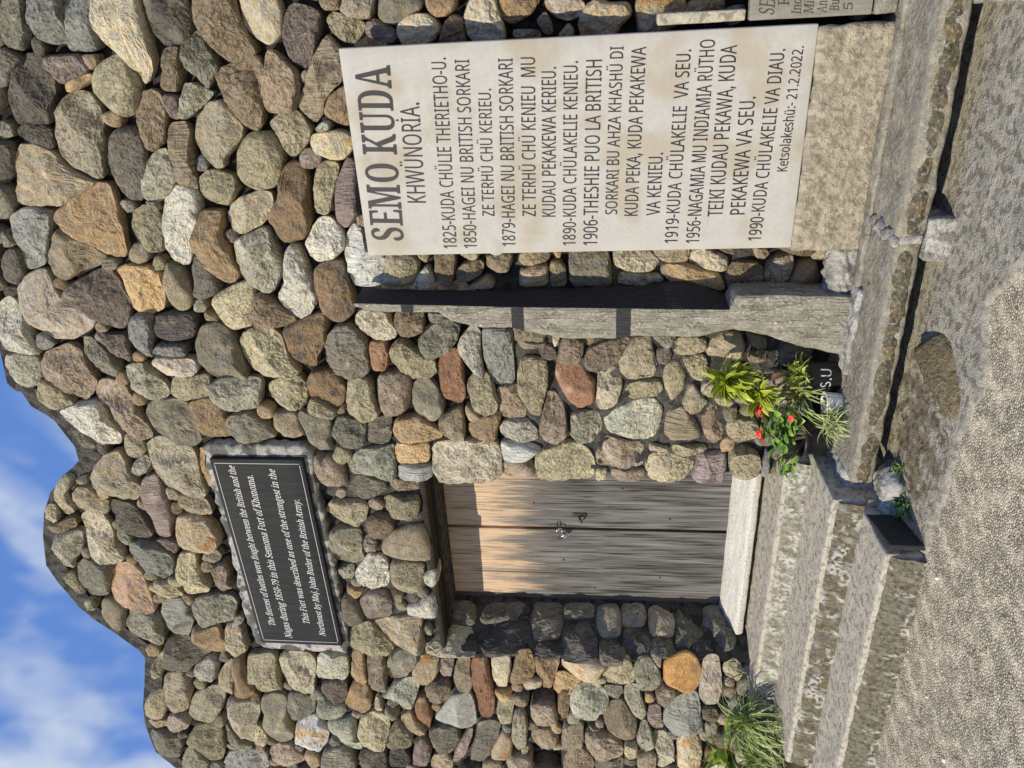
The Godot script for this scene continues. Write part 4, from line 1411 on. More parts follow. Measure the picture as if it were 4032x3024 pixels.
func lathe(profile: Array, seg := 40, tint := Color.WHITE) -> ArrayMesh:
	var st := start()
	st.set_color(tint)
	for k in profile.size() - 1:
		var a: Vector2 = profile[k]
		var b: Vector2 = profile[k + 1]
		for i in seg:
			var t0 := TAU * i / seg
			var t1 := TAU * (i + 1) / seg
			quad(st, Vector3(cos(t1) * a.x, a.y, sin(t1) * a.x), Vector3(cos(t0) * a.x, a.y, sin(t0) * a.x), Vector3(cos(t0) * b.x, b.y, sin(t0) * b.x), Vector3(cos(t1) * b.x, b.y, sin(t1) * b.x))
	return done(st)

func tube(path: PackedVector3Array, radii: Array, seg := 8, tint := Color.WHITE) -> ArrayMesh:
	var st := start()
	tube_into(st, path, radii, seg, tint)
	return done(st)

func tube_into(st: SurfaceTool, path: PackedVector3Array, radii: Array, seg := 8, tint := Color.WHITE) -> void:
	st.set_color(tint)
	var rows := []
	for k in path.size():
		var t := (path[mini(k + 1, path.size() - 1)] - path[maxi(k - 1, 0)]).normalized()
		var s := t.cross(Vector3(0.3, 0.1, 0.95)).normalized()
		var u := t.cross(s)
		var row := PackedVector3Array()
		for i in seg:
			var a := TAU * i / seg
			row.append(path[k] + (s * cos(a) + u * sin(a)) * float(radii[mini(k, radii.size() - 1)]))
		rows.append(row)
	for k in path.size() - 1:
		for i in seg:
			var j := (i + 1) % seg
			quad(st, rows[k][i], rows[k][j], rows[k + 1][j], rows[k + 1][i])
	for i in range(1, seg - 1):
		for q in [rows[0][0], rows[0][i + 1], rows[0][i]]:
			st.add_vertex(q)
		var last: PackedVector3Array = rows[path.size() - 1]
		for q in [last[0], last[i], last[i + 1]]:
			st.add_vertex(q)

func font(serif: bool, weight := 400) -> SystemFont:
	var f := SystemFont.new()
	f.font_names = PackedStringArray(["Droid Serif" if serif else "Droid Sans"])
	f.font_weight = weight
	return f

# One line of cut lettering, fitted between two points of a face at depth z.
func lettering(called: String, text: String, x0: float, y0: float, x1: float, y1: float, cap: float, z: float, serif: bool, m: Material, parent: Node3D, slant := 0.0) -> void:
	var t := TextMesh.new()
	t.text = text
	t.font = font(serif, 700 if cap > 0.1 else 400)
	t.font_size = 48
	t.pixel_size = 0.01
	t.depth = 0.01
	t.curve_step = 1.0
	t.horizontal_alignment = HORIZONTAL_ALIGNMENT_LEFT
	var arr := t.get_mesh_arrays()
	var box := t.get_aabb()
	# cap height of this font is about 0.714 of its size
	var k := cap / (48 * 0.01 * 0.714)
	var span := Vector2(x1 - x0, y1 - y0)
	var sx := span.length() / maxf(box.size.x, 1e-4)
	var src: PackedVector3Array = arr[Mesh.ARRAY_VERTEX]
	var base: float = text_base(t)
	for i in src.size():
		var p := src[i]
		var yy := (p.y - base) * k
		src[i] = Vector3((p.x - box.position.x) * sx + yy * slant, yy, p.z * 0.15)
	arr[Mesh.ARRAY_VERTEX] = src
	var mesh := ArrayMesh.new()
	mesh.add_surface_from_arrays(Mesh.PRIMITIVE_TRIANGLES, arr)
	var o := put(called, mesh, m, parent)
	o.position = Vector3(x0, y0, z) - parent.position
	o.rotation.z = span.angle()

func text_base(t: TextMesh) -> float:
	# the baseline of a TextMesh, read from the foot of an "H" set the same way
	var ref := TextMesh.new()
	ref.text = "H"
	ref.font = t.font
	ref.font_size = t.font_size
	ref.pixel_size = t.pixel_size
	ref.depth = t.depth
	ref.horizontal_alignment = t.horizontal_alignment
	return ref.get_aabb().position.y

# ---------------------------------------------------------------- leaves
func blade(length: float, wide: float, droop: float, mid: Color, rim: Color, fold := 0.35, seg := 8, belly := 0.35) -> ArrayMesh:
	var st := start()
	var rows := []
	for k in seg + 1:
		var t := float(k) / seg
		var w := wide * 0.5 * pow(sin(PI * clampf(0.06 + 0.94 * pow(t, belly * 2.0), 0.0, 1.0)), 0.75 if belly < 0.52 else 0.5)
		if k == seg:
			w = 0.0004
		var ang := droop * t * t
		var z := length * (t - 0.18 * droop * t * t * t)
		var y := -length * 0.42 * ang * t
		var row := []
		for s in [-1.0, -0.45, 0.0, 0.45, 1.0]:
			row.append([Vector3(w * s, y + absf(s) * w * fold, z), rim if absf(s) > 0.8 else mid])
		rows.append(row)
	for k in seg:
		for i in 4:
			for q in [rows[k][i], rows[k + 1][i], rows[k + 1][i + 1], rows[k][i], rows[k + 1][i + 1], rows[k][i + 1]]:
				st.set_color(q[1])
				st.add_vertex(q[0])
	return done(st)

func leaf_at(called: String, mesh: Mesh, parent: Node3D, at: Vector3, dir: Vector3, scale_by: float, roll := 0.0, m: Material = null) -> MeshInstance3D:
	var o := put(called, mesh, m if m else mats.leaf, parent, at)
	var d := dir.normalized()
	var side := Vector3.UP.cross(d)
	if side.length() < 0.05:
		side = Vector3.RIGHT
	side = side.normalized()
	var up := d.cross(side).normalized()
	var bs := Basis(side, up, d).rotated(d, roll)
	o.basis = bs.scaled(Vector3.ONE * scale_by)
	return o

# ---------------------------------------------------------------- sky, sun, camera
func make_sky() -> ImageTexture:
	var w := 1024
	var h := 512
	var wisp := FastNoiseLite.new()
	wisp.seed = 31
	wisp.frequency = 1.0
	wisp.fractal_octaves = 5
	wisp.domain_warp_enabled = true
	wisp.domain_warp_amplitude = 0.5
	wisp.domain_warp_frequency = 0.8
	var bank := FastNoiseLite.new()
	bank.seed = 34
	bank.frequency = 0.55
	bank.fractal_octaves = 3
	var bytes := PackedFloat32Array()
	bytes.resize(w * h * 3)
	for j in h:
		var el := (0.5 - (j + 0.5) / h) * PI
		var sy := sin(el)
		for i in w:
			var az := ((i + 0.5) / w - 0.5) * TAU
			var d := Vector3(sin(az) * cos(el), sy, -cos(az) * cos(el))
			var up := clampf(sy, 0.0, 1.0)
			var c := Color(0.28, 0.46, 0.84).lerp(Color(0.09, 0.235, 0.70), pow(up, 0.6))
			if sy > 0.02:
				var p := Vector2(d.x, d.z) / (sy + 0.25)
				var q := Vector2(p.x * 0.83 + p.y * 0.56, -p.x * 0.56 + p.y * 0.83)
				var v := wisp.get_noise_2d(q.x * 0.9, q.y * 3.2) * 0.5 + 0.5
				var v2 := wisp.get_noise_2d(q.x * 3.0 + 7.0, q.y * 9.0) * 0.5 + 0.5
				var bk := smoothstep(-0.12, 0.35, bank.get_noise_2d(p.x * 1.6 + 0.9, p.y * 1.6 + 0.3))
				var t := clampf((v * 0.62 + v2 * 0.5 - 0.53) * 4.2, 0.0, 1.0) * bk
				c = c.lerp(Color(0.78, 0.86, 0.97), t * 0.85)
			elif sy < 0.0:
				c = Color(0.16, 0.145, 0.12)
			var k := (j * w + i) * 3
			bytes[k] = c.r
			bytes[k + 1] = c.g
			bytes[k + 2] = c.b
	return ImageTexture.create_from_image(Image.create_from_data(w, h, false, Image.FORMAT_RGBF, bytes.to_byte_array()))

func make_air_and_camera() -> void:
	var cam := Camera3D.new()
	cam.name = "camera"
	add_child(cam)
	var pitch := deg_to_rad(6.38)
	var yaw := deg_to_rad(27.4)
	var ahead := Vector3(-sin(yaw) * cos(pitch), sin(pitch), -cos(yaw) * cos(pitch))
	var right := Vector3(cos(yaw), 0.0, -sin(yaw))
	var up := right.cross(ahead)
	# the phone was held upright and the picture is stored lying on its side: the camera is rolled a quarter turn
	cam.transform = Transform3D(Basis(-up, right, -ahead), Vector3(0.0, 1.6, 4.05))
	cam.fov = rad_to_deg(2.0 * atan(829.5 / 1600.0))
	cam.near = 0.05
	cam.far = 400.0
	cam.current = true
	var env := Environment.new()
	env.background_mode = Environment.BG_SKY
	var sky := Sky.new()
	var pano := PanoramaSkyMaterial.new()
	pano.panorama = make_sky()
	pano.energy_multiplier = 1.0
	sky.sky_material = pano
	env.sky = sky
	env.tonemap_mode = Environment.TONE_MAPPER_LINEAR
	env.tonemap_exposure = 0.88
	env.sdfgi_enabled = true
	env.ssao_enabled = true
	env.ssil_enabled = true
	var we := WorldEnvironment.new()
	we.name = "world_environment"
	we.environment = env
	add_child(we)
	var sun := DirectionalLight3D.new()
	sun.name = "sun"
	sun.light_energy = 1.6
	sun.light_color = Color(1.0, 0.95, 0.85)
	sun.light_angular_distance = 0.55
	sun.shadow_enabled = true
	add_child(sun)
	var az := deg_to_rad(24.0)
	var el := deg_to_rad(31.0)
	var to_sun := Vector3(-sin(az) * cos(el), sin(el), cos(az) * cos(el))
	sun.look_at_from_position(to_sun * 20.0, Vector3.ZERO)

# ---------------------------------------------------------------- ground
# stains and repairs in the apron, each with its own ragged outline: newer pale cement, damp brown moss, white lime
func apron_tint(p: Vector3, newer: PackedVector2Array) -> Color:
	var q := Vector2(p.x, p.z)
	var n := nz.get_noise_2d(p.x * 80.0, p.z * 80.0)
	var w := q + Vector2(n, nz.get_noise_2d(p.x * 80.0 + 30.0, p.z * 80.0)) * 0.03
	var c := Color(1.1, 1.1, 1.1)
	if Geometry2D.is_point_in_polygon(w, newer):
		return Color(1.7, 1.68, 1.6)
	if q.distance_to(Vector2(-2.0, 0.86)) < 0.34 + n * 0.3:
		c = Color(0.55, 0.5, 0.42)
	if absf(p.z - 1.05 - (p.x + 1.0) * 0.05) < 0.03 + n * 0.16 and p.x > -1.3:
		c = Color(2.1, 2.1, 2.1)
	if piecewise([-7.0, 0.9, -2.4, 1.06, -1.4, 1.12, -1.0, 1.2, -0.1, 1.62, 2.5, 1.7], p.x) - p.z < 0.14 + n * 0.5:
		c = Color(1.5, 1.42, 1.2)
	if q.distance_to(Vector2(-2.42, 0.62)) < 0.14 + n * 0.2:
		c = Color(2.0, 2.0, 2.0)
	return c

func make_ground() -> void:
	var st := start()
	var xs := PackedFloat32Array()
	var zs := PackedFloat32Array()
	for x in [-60.0, -30.0, -15.0, -9.0]:
		xs.append(x)
	for k in 111:
		xs.append(-7.0 + k * 0.1)
	for x in [6.0, 10.0, 20.0, 60.0]:
		xs.append(x)
	for z in [-60.0, -20.0, -5.0, -1.0]:
		zs.append(z)
	for k in 61:
		zs.append(-0.4 + k * 0.1)
	for z in [7.0, 10.0, 20.0, 60.0]:
		zs.append(z)
	var g := []
	for x in xs:
		var row := PackedVector3Array()
		for z in zs:
			row.append(Vector3(x, nz.get_noise_2d(x * 12.0, z * 12.0) * 0.006, z))
		g.append(row)
	for i in xs.size() - 1:
		for j in zs.size() - 1:
			quad(st, g[i][j], g[i][j + 1], g[i + 1][j + 1], g[i + 1][j])
	setting("ground", done(st), mats.asphalt)
	# cement apron along the foot of the ledge, with a broken outer edge
	var edge := [-7.0, 0.9, -4.6, 1.0, -2.46, 1.06, -2.339, 1.07, -2.136, 1.10, -1.985, 1.10, -1.828, 1.12, -1.689, 1.13, -1.572, 1.18, -1.376, 1.14, -1.248, 1.06, -1.161, 1.07, -1.038, 1.19, -0.953, 1.24, -0.6, 1.45, -0.1, 1.62, 0.6, 1.7, 2.5, 1.7]
	st = start()
	var n := 380
	var rows := []
	for k in n + 1:
		var x := lerpf(-7.0, 2.5, float(k) / n)
		var zf := piecewise(edge, x) + nz.get_noise_2d(x * 90.0, 4.0) * 0.035 + fine.get_noise_2d(x * 25.0, 2.0) * 0.012
		var row := PackedVector3Array()
		for j in 57:
			var t := float(j) / 56
			var z := lerpf(-0.3, zf, t)
			var y := 0.014 + 0.018 * (1.0 - t) + nz.get_noise_2d(x * 40.0, z * 40.0) * 0.012 * (1.0 - t)
			if j == 56:
				y = -0.004
			row.append(Vector3(x, y, z))
		rows.append(row)
	var newer := PackedVector2Array()
	for q in [[-0.90, 1.3], [-1.0, 1.04], [-1.10, 0.96], [-1.16, 0.95], [-1.20, 1.0], [-1.19, 1.08], [-1.11, 1.14], [-1.06, 1.22], [-1.0, 1.3]]:
		newer.append(Vector2(q[0], q[1]))
	for k in n:
		for j in 56:
			for p in [rows[k][j], rows[k + 1][j + 1], rows[k][j + 1], rows[k][j], rows[k + 1][j], rows[k + 1][j + 1]]:
				st.set_color(apron_tint(p, newer))
				st.add_vertex(p)
	setting("cement_apron", done(st), mats.apron)
	# loose chips lying on the street
	rng.seed = 77
	var st2 := start()
	boulder(st2, PackedVector2Array([Vector2(-0.5, -0.35), Vector2(0.45, -0.4), Vector2(0.55, 0.3), Vector2(-0.2, 0.5)]), 5, 0.38, -0.3, "t", Transform3D(Basis(Vector3.RIGHT, -PI / 2), Vector3.ZERO), 7, 2, 1)
	var mm := MultiMesh.new()
	mm.transform_format = MultiMesh.TRANSFORM_3D
	mm.use_colors = true
	mm.mesh = done(st2)
	mm.instance_count = 9000
	rng.seed = 78
	for i in mm.instance_count:
		var x := rng.randf_range(-4.6, 1.2)
		var z := rng.randf_range(0.9, 3.4)
		if z < piecewise(edge, x) + 0.03:
			z = piecewise(edge, x) + rng.randf_range(0.0, 1.4)
		var s := 0.004 + 0.009 * pow(rng.randf(), 4.0)
		mm.set_instance_transform(i, Transform3D(Basis(Vector3.UP, rng.randf() * TAU).rotated(Vector3.RIGHT, rng.randf_range(-0.3, 0.3)).scaled(Vector3(s, s * 0.8, s)), Vector3(x, 0.0, z)))
		var v := rng.randf_range(0.5, 1.4) * (1.7 if rng.randf() < 0.04 else 1.0)
		if i % 600 == 0:
			s = rng.randf_range(0.016, 0.026)
			v = 2.2
			mm.set_instance_transform(i, Transform3D(Basis(Vector3.UP, rng.randf() * TAU).scaled(Vector3.ONE * s), Vector3(x, 0.003, z)))
		mm.set_instance_color(i, Color(v, v, v * 0.92))
	var o := MultiMeshInstance3D.new()
	o.name = "gravel"
	o.multimesh = mm
	o.material_override = mats.stone[2]
	add_child(o)
	o.set_meta("label", "loose beige stone chips strewn over the street")
	o.set_meta("category", "gravel")
	o.set_meta("kind", "stuff")

# ---------------------------------------------------------------- the fort
func in_rect(x: float, y: float, a: float, b: float, c: float, d: float) -> bool:
	return x > a and x < b and y > c and y < d

# where newer, paler mortar fills the joints almost flush: round the door and low on the wall
func repointed(x: float, y: float) -> float:
	var n := nz.get_noise_2d(x * 25.0, y * 25.0) * 0.5
	var f := 0.0
	f = maxf(f, smoothstep(0.25, -0.25, maxf(absf(x + 2.2) - 0.75, y - 2.0) + n))
	f = maxf(f, 0.75 * smoothstep(0.2, -0.2, maxf(absf(x + 3.5) - 0.95, absf(y - 3.1) - 0.4) + n))
	f = maxf(f, 0.4 * smoothstep(0.3, -0.3, maxf(absf(x + 5.6) - 1.1, y - 2.6) + n))
	return f

func make_fort() -> void:
	var fort := thing("stone_fort", "old fort of dark-jointed field stones with a rounded uneven top and a plank door", "fort")
	# core: the wall's body behind the stones, with the doorway and two vent holes left open
	var wall := CSGCombiner3D.new()
	wall.name = "wall_core"
	var body := CSGPolygon3D.new()
	body.name = "body"
	var pts := PackedVector2Array()
	for k in range(0, CREST.size(), 2):
		pts.append(Vector2(CREST[k], CREST[k + 1]))
	for q in [[-7.4, -0.2], [-4.44, -0.2], [-4.44, 2.72], [-2.84, 2.72], [-2.84, -0.2], [1.6, -0.2]]:
		pts.append(Vector2(q[0], q[1]))
	body.polygon = pts
	body.depth = 0.85
	body.position.z = -0.165
	wall.add_child(body)
	var cap := CSGPolygon3D.new()
	cap.name = "coping"
	var strip := PackedVector2Array()
	for k in range(0, CREST.size(), 2):
		strip.append(Vector2(CREST[k], CREST[k + 1]))
	for k in range(CREST.size() - 2, -2, -2):
		strip.append(Vector2(CREST[k], CREST[k + 1] - 0.16))
	cap.polygon = strip
	cap.depth = 0.3
	cap.position.z = -0.035
	wall.add_child(cap)
	for v in [[-4.93, 2.0, 0.14, 0.2], [-5.635, 2.02, 0.17, 0.2]]:
		var hole := CSGBox3D.new()
		hole.name = "vent"
		hole.operation = CSGShape3D.OPERATION_SUBTRACTION
		hole.size = Vector3(v[2], v[3], 1.2)
		hole.position = Vector3(v[0], v[1], 0.0)
		wall.add_child(hole, true)
	wall.material_override = mats.mortar
	fort.add_child(wall)
	# mortar: uneven, standing between the stones
	var st := start()
	var crest := PackedVector2Array()
	for q in pts:
		crest.append(q)
	var shrunk := Geometry2D.offset_polygon(crest, -0.06)
	var area: PackedVector2Array = shrunk[0]
	var cell := 0.045
	var nx := int(9.0 / cell)
	var ny := int(5.9 / cell)
	var ok := {}
	for i in nx + 1:
		for j in ny + 1:
			var q := Vector2(-7.4 + i * cell, -0.1 + j * cell)
			var inside := Geometry2D.is_point_in_polygon(q, area)
			if in_rect(q.x, q.y, -5.05, -4.83, 1.87, 2.13) or in_rect(q.x, q.y, -5.77, -5.52, 1.89, 2.15):
				inside = false
			if inside:
				var full := repointed(q.x, q.y)
				ok[i * 1000 + j] = Vector3(q.x, q.y, lerpf(-0.085, -0.028, full) + nz.get_noise_2d(q.x * 60.0, q.y * 60.0) * 0.02 + fine.get_noise_2d(q.x * 14.0, q.y * 14.0) * 0.008)
	for i in nx:
		for j in ny:
			var a = ok.get(i * 1000 + j)
			var b = ok.get((i + 1) * 1000 + j)
			var c = ok.get((i + 1) * 1000 + j + 1)
			var d = ok.get(i * 1000 + j + 1)
			if a != null and b != null and c != null and d != null:
				for p in [a, c, b, a, d, c]:
					st.set_color(Color(0.55, 0.55, 0.55).lerp(Color(2.7, 2.7, 2.65), repointed(p.x, p.y)))
					st.add_vertex(p)
	put("mortar", done(st), mats.mortar, fort)
	# the stones, largest first; the smallest ones and the chinking go into one part
	var rest := [start(), start(), start()]
	for k in STONES.size():
		var tone: String = STONES[k][0]
		var list: Array = STONES[k][1]
		var poly := PackedVector2Array()
		var c := Vector2.ZERO
		for i in range(0, list.size(), 2):
			poly.append(Vector2(list[i], list[i + 1]) * 0.01)
			c += poly[poly.size() - 1]
		c /= poly.size()
		var a := 0.0
		for i in poly.size():
			a += poly[i].cross(poly[(i + 1) % poly.size()])
		var wide := sqrt(absf(a) * 0.5)
		var high := clampf(wide * 0.16, 0.02, 0.045) + 0.016 * sin(k * 2.4)
		if k < 300:
			for i in poly.size():
				poly[i] -= c
			var o := put("stone", stone_mesh(poly, k + 1, high, -0.045 if in_rect(c.x, c.y, -4.8, -4.3, 0.3, 2.75) else -0.18, tone), mats.stone[TONE[tone][3]], fort, Vector3(c.x, c.y, 0.0))
			if tone == "W":
				o.set_meta("label", "white stone with a tan eye-shaped stain")
			elif tone == "O":
				o.set_meta("label", "bright orange stone")
		else:
			boulder(rest[TONE[tone][3]], poly, k + 1, high, -0.18, tone, Transform3D.IDENTITY, 20, 6)
	var keys := ["g", "t", "b", "y2", "d", "l2", "t3", "g2", "o2", "p", "s", "d2"]
	for k in CHINKS.size():
		var q: Array = CHINKS[k]
		var r: float = q[2] * 0.001
		var poly := PackedVector2Array()
		rng.seed = 500 + k
		var tilt := rng.randf() * TAU
		for i in 7:
			var an := TAU * i / 7.0
			var rr := r * rng.randf_range(0.78, 1.12)
			poly.append(Vector2(q[0], q[1]) * 0.01 + Vector2(cos(an) * rr * 1.1, sin(an) * rr * 0.9).rotated(tilt))
		var tone: String = keys[rng.randi() % keys.size()]
		boulder(rest[TONE[tone][3]], poly, 900 + k, clampf(r * 0.75 - 0.04, -0.03, 0.07), -0.18, tone, Transform3D.IDENTITY, 12 if r < 0.06 else 20, 4 if r < 0.06 else 6)
	for k in 3:
		var o := put("chinking", done(rest[k]), mats.stone[k], fort)
		o.set_meta("kind", "stuff")
	# door jamb: squared stones along the left reveal, seen end on
	# the reveal is splayed: it runs from the outer corner at x -4.44 to the door frame at x -4.24, 0.42 deep
	var along := Vector3(0.43, 0.0, -0.903)
	var out := Vector3(0.903, 0.0, 0.43)
	for k in JAMB.size():
		var tone: String = JAMB[k][0]
		var list: Array = JAMB[k][1]
		var poly := PackedVector2Array()
		for i in range(0, list.size(), 2):
			poly.append(Vector2(list[i], list[i + 1]) * 0.01)
		var tr := Transform3D(Basis(along, Vector3.UP, out), Vector3(-4.44, 0, 0) + out * 0.015)
		st = start()
		boulder(st, poly, 1700 + k, 0.022, -0.07, tone, tr, 34, 9, 1, 0.013)
		put("jamb_stone", done(st), mats.stone[TONE[tone][3]], fort)
	st = start()
	quad(st, Vector3(-4.44, 0.3, -0.02), Vector3(-4.235, 0.3, -0.45), Vector3(-4.235, 2.74, -0.45), Vector3(-4.44, 2.74, -0.02))
	quad(st, Vector3(-4.235, 0.3, -0.45), Vector3(-4.5, 0.3, -0.9), Vector3(-4.5, 2.74, -0.9), Vector3(-4.235, 2.74, -0.45))
	put("reveal_mortar", done(st), mats.mortar, fort)
	# lintel: old dark timbers over the doorway
	for k in 4:
		var lg := block(Vector3(1.86, 0.052 if k == 0 else 0.075, 0.118), 0.06, 0.02, 0.008, k)
		put("lintel_beam", lg, mats.old_timber, fort, Vector3(-3.64, 2.765 - (0.006 if k % 2 else 0.0), -0.075 - k * 0.121))
	# threshold: whitewashed sloping sill, and the grey slab it lies on
	st = start()
	block_into(st, Vector3(1.50, 0.06, 0.27), Transform3D(Basis(Vector3.RIGHT, 0.37), Vector3(-3.58, 0.562, -0.31)), 0.05, 0.012, 0.005, 3)
	put("threshold", done(st), mats.sill, fort)
	# door: frame posts, head, two leaves of three boards each
	for x in [-4.24, -2.86]:
		put("frame_post", block(Vector3(0.065, 2.16, 0.09), 0.08, 0.006, 0.003, 5), mats.frame, fort, Vector3(x, 1.68, -0.47))
	put("frame_head", block(Vector3(1.42, 0.07, 0.09), 0.08, 0.006, 0.003, 6), mats.old_timber, fort, Vector3(-3.55, 2.79, -0.52))
	put("added_backing", block(Vector3(1.7, 2.3, 0.03), 0.2, 0.004, 0.0, 6), mats.mortar, fort, Vector3(-3.6, 1.6, -0.7))  # unseen panel added behind the leaves to keep sky out of the gaps
	for side in 2:
		var leaf := Node3D.new()
		leaf.name = "door_leaf"
		fort.add_child(leaf, true)
		var x0: float = -4.205 if side == 0 else -3.537
		var cutsx := [0.0, 0.222, 0.434, 0.648]
		for b in 3:
			var xa: float = x0 + cutsx[b] + 0.0012
			var xb: float = x0 + cutsx[b + 1] - 0.0012
			leaf.add_child(plank(xa, xb, 0.625, 2.76, -0.463, -0.42 - 0.0015 * ((b + side) % 2)), true)
	# nails, handle hook and hasp staple on the leaves
	for q in [[-3.44, 1.05], [-3.31, 2.05], [-4.0, 1.1], [-3.85, 1.84], [-3.17, 1.4], [-4.12, 1.6]]:
		put("nail", lathe([Vector2(0.0, 0.005), Vector2(0.006, 0.004), Vector2(0.008, 0.0)], 10), mats.iron, fort, Vector3(q[0], q[1], -0.42)).rotation.x = PI / 2
	var hook := start()
	tube_into(hook, PackedVector3Array([Vector3(0, 0.0, 0.0), Vector3(-0.005, -0.004, 0.03), Vector3(-0.022, -0.016, 0.042), Vector3(-0.038, -0.02, 0.03), Vector3(-0.045, -0.014, 0.012)]), [0.009, 0.009, 0.008, 0.007, 0.005], 8)
	block_into(hook, Vector3(0.035, 0.11, 0.006), Transform3D(Basis.IDENTITY, Vector3(0.012, 0.0, 0.003)), 0.02, 0.003, 0.0)
	put("door_handle", done(hook), mats.iron, fort, Vector3(-3.425, 1.715, -0.42))
	var staple := start()
	tube_into(staple, PackedVector3Array([Vector3(-0.02, 0, 0.0), Vector3(-0.018, 0, 0.03), Vector3(0, 0, 0.042), Vector3(0.018, 0, 0.03), Vector3(0.02, 0, 0)]), [0.004], 8)
	put("staple", done(staple), mats.iron, fort, Vector3(-3.51, 1.88, -0.42))
	# limewashed render round the tablet
	var ring := PackedVector2Array()
	for q in [[-4.46, 3.49], [-4.0, 3.50], [-3.4, 3.48], [-2.9, 3.50], [-2.57, 3.48], [-2.55, 3.8], [-2.56, 4.25], [-2.8, 4.27], [-3.4, 4.25], [-4.0, 4.29], [-4.46, 4.27], [-4.47, 3.9]]:
		ring.append(Vector2(q[0], q[1]))
	st = start()
	var rp := outline(ring, 120, 1)
	var nn := rp.size()
	for i in nn:
		var j := (i + 1) % nn
		var ea: Vector2 = rp[i] + Vector2(nz.get_noise_2dv(rp[i] * 120.0), nz.get_noise_2dv(rp[i] * 120.0 + Vector2(50, 9))) * 0.035
		var eb: Vector2 = rp[j] + Vector2(nz.get_noise_2dv(rp[j] * 120.0), nz.get_noise_2dv(rp[j] * 120.0 + Vector2(50, 9))) * 0.035
		var cc := Vector2(-3.51, 3.87)
		var prev_a := Vector3(ea.x, ea.y, -0.06)
		var prev_b := Vector3(eb.x, eb.y, -0.06)
		for s in [[1.0, 0.005], [0.985, 0.022], [0.95, 0.028], [0.90, 0.03], [0.8, 0.03]]:
			var qa: Vector2 = cc + (ea - cc) * float(s[0])
			var qb: Vector2 = cc + (eb - cc) * float(s[0])
			var na := Vector3(qa.x, qa.y, float(s[1]) + nz.get_noise_2dv(qa * 70.0) * 0.008)
			var nb := Vector3(qb.x, qb.y, float(s[1]) + nz.get_noise_2dv(qb * 70.0) * 0.008)
			quad(st, prev_a, prev_b, nb, na)
			prev_a = na
			prev_b = nb
	put("render_surround", done(st), mats.render, fort)

func plank(x0: float, x1: float, y0: float, y1: float, z0: float, z1: float) -> MeshInstance3D:
	var st := start()
	var e := 0.003
	var uv := func(p: Vector3): return Vector2((p.x + 4.25) / 1.5, (2.75 - p.y) / 2.2)
	var ring := [[x0, z0], [x0, z1 - e], [x0 + e, z1], [x1 - e, z1], [x1, z1 - e], [x1, z0]]
	var seg := 40
	for k in seg:
		var ya := lerpf(y0, y1, float(k) / seg)
		var yb := lerpf(y0, y1, float(k + 1) / seg)
		for i in ring.size() - 1:
			var a := Vector3(ring[i][0], ya, ring[i][1])
			var b := Vector3(ring[i + 1][0], ya, ring[i + 1][1])
			var c := Vector3(b.x, yb, b.z)
			var d := Vector3(a.x, yb, a.z)
			for p in [a, c, b, a, d, c]:
				st.set_smooth_group(-1)
				st.set_uv(uv.call(p))
				st.add_vertex(p)
	st.generate_normals()
	st.generate_tangents()
	var o := MeshInstance3D.new()
	o.name = "plank"
	o.mesh = st.commit()
	o.material_override = mats.door
	return o

func make_padlock() -> void:
	var t := thing("padlock", "small steel padlock hanging from the staple between the door leaves", "padlock", Vector3(-3.553, 1.855, -0.385))
	var st := start()
	block_into(st, Vector3(0.042, 0.036, 0.02), Transform3D(Basis(Vector3(0, 0, 1), 0.7), Vector3(-0.03, -0.03, 0.01)), 0.01, 0.006, 0.0)
	put("body", done(st), mats.steel, t)
	var ring := PackedVector3Array()
	for k in 13:
		var a := TAU * k / 12.0
		ring.append(Vector3(0.012 + cos(a) * 0.026, 0.008 + sin(a) * 0.022, 0.006 + sin(a) * 0.006))
	put("shackle", tube(ring, [0.0032], 8), mats.steel, t)
	var key := PackedVector3Array()
	for k in 11:
		var a := TAU * k / 10.0
		key.append(Vector3(-0.042 + cos(a) * 0.015, 0.004 + sin(a) * 0.013, 0.012))
	put("key_ring", tube(key, [0.003], 6), mats.iron, t)

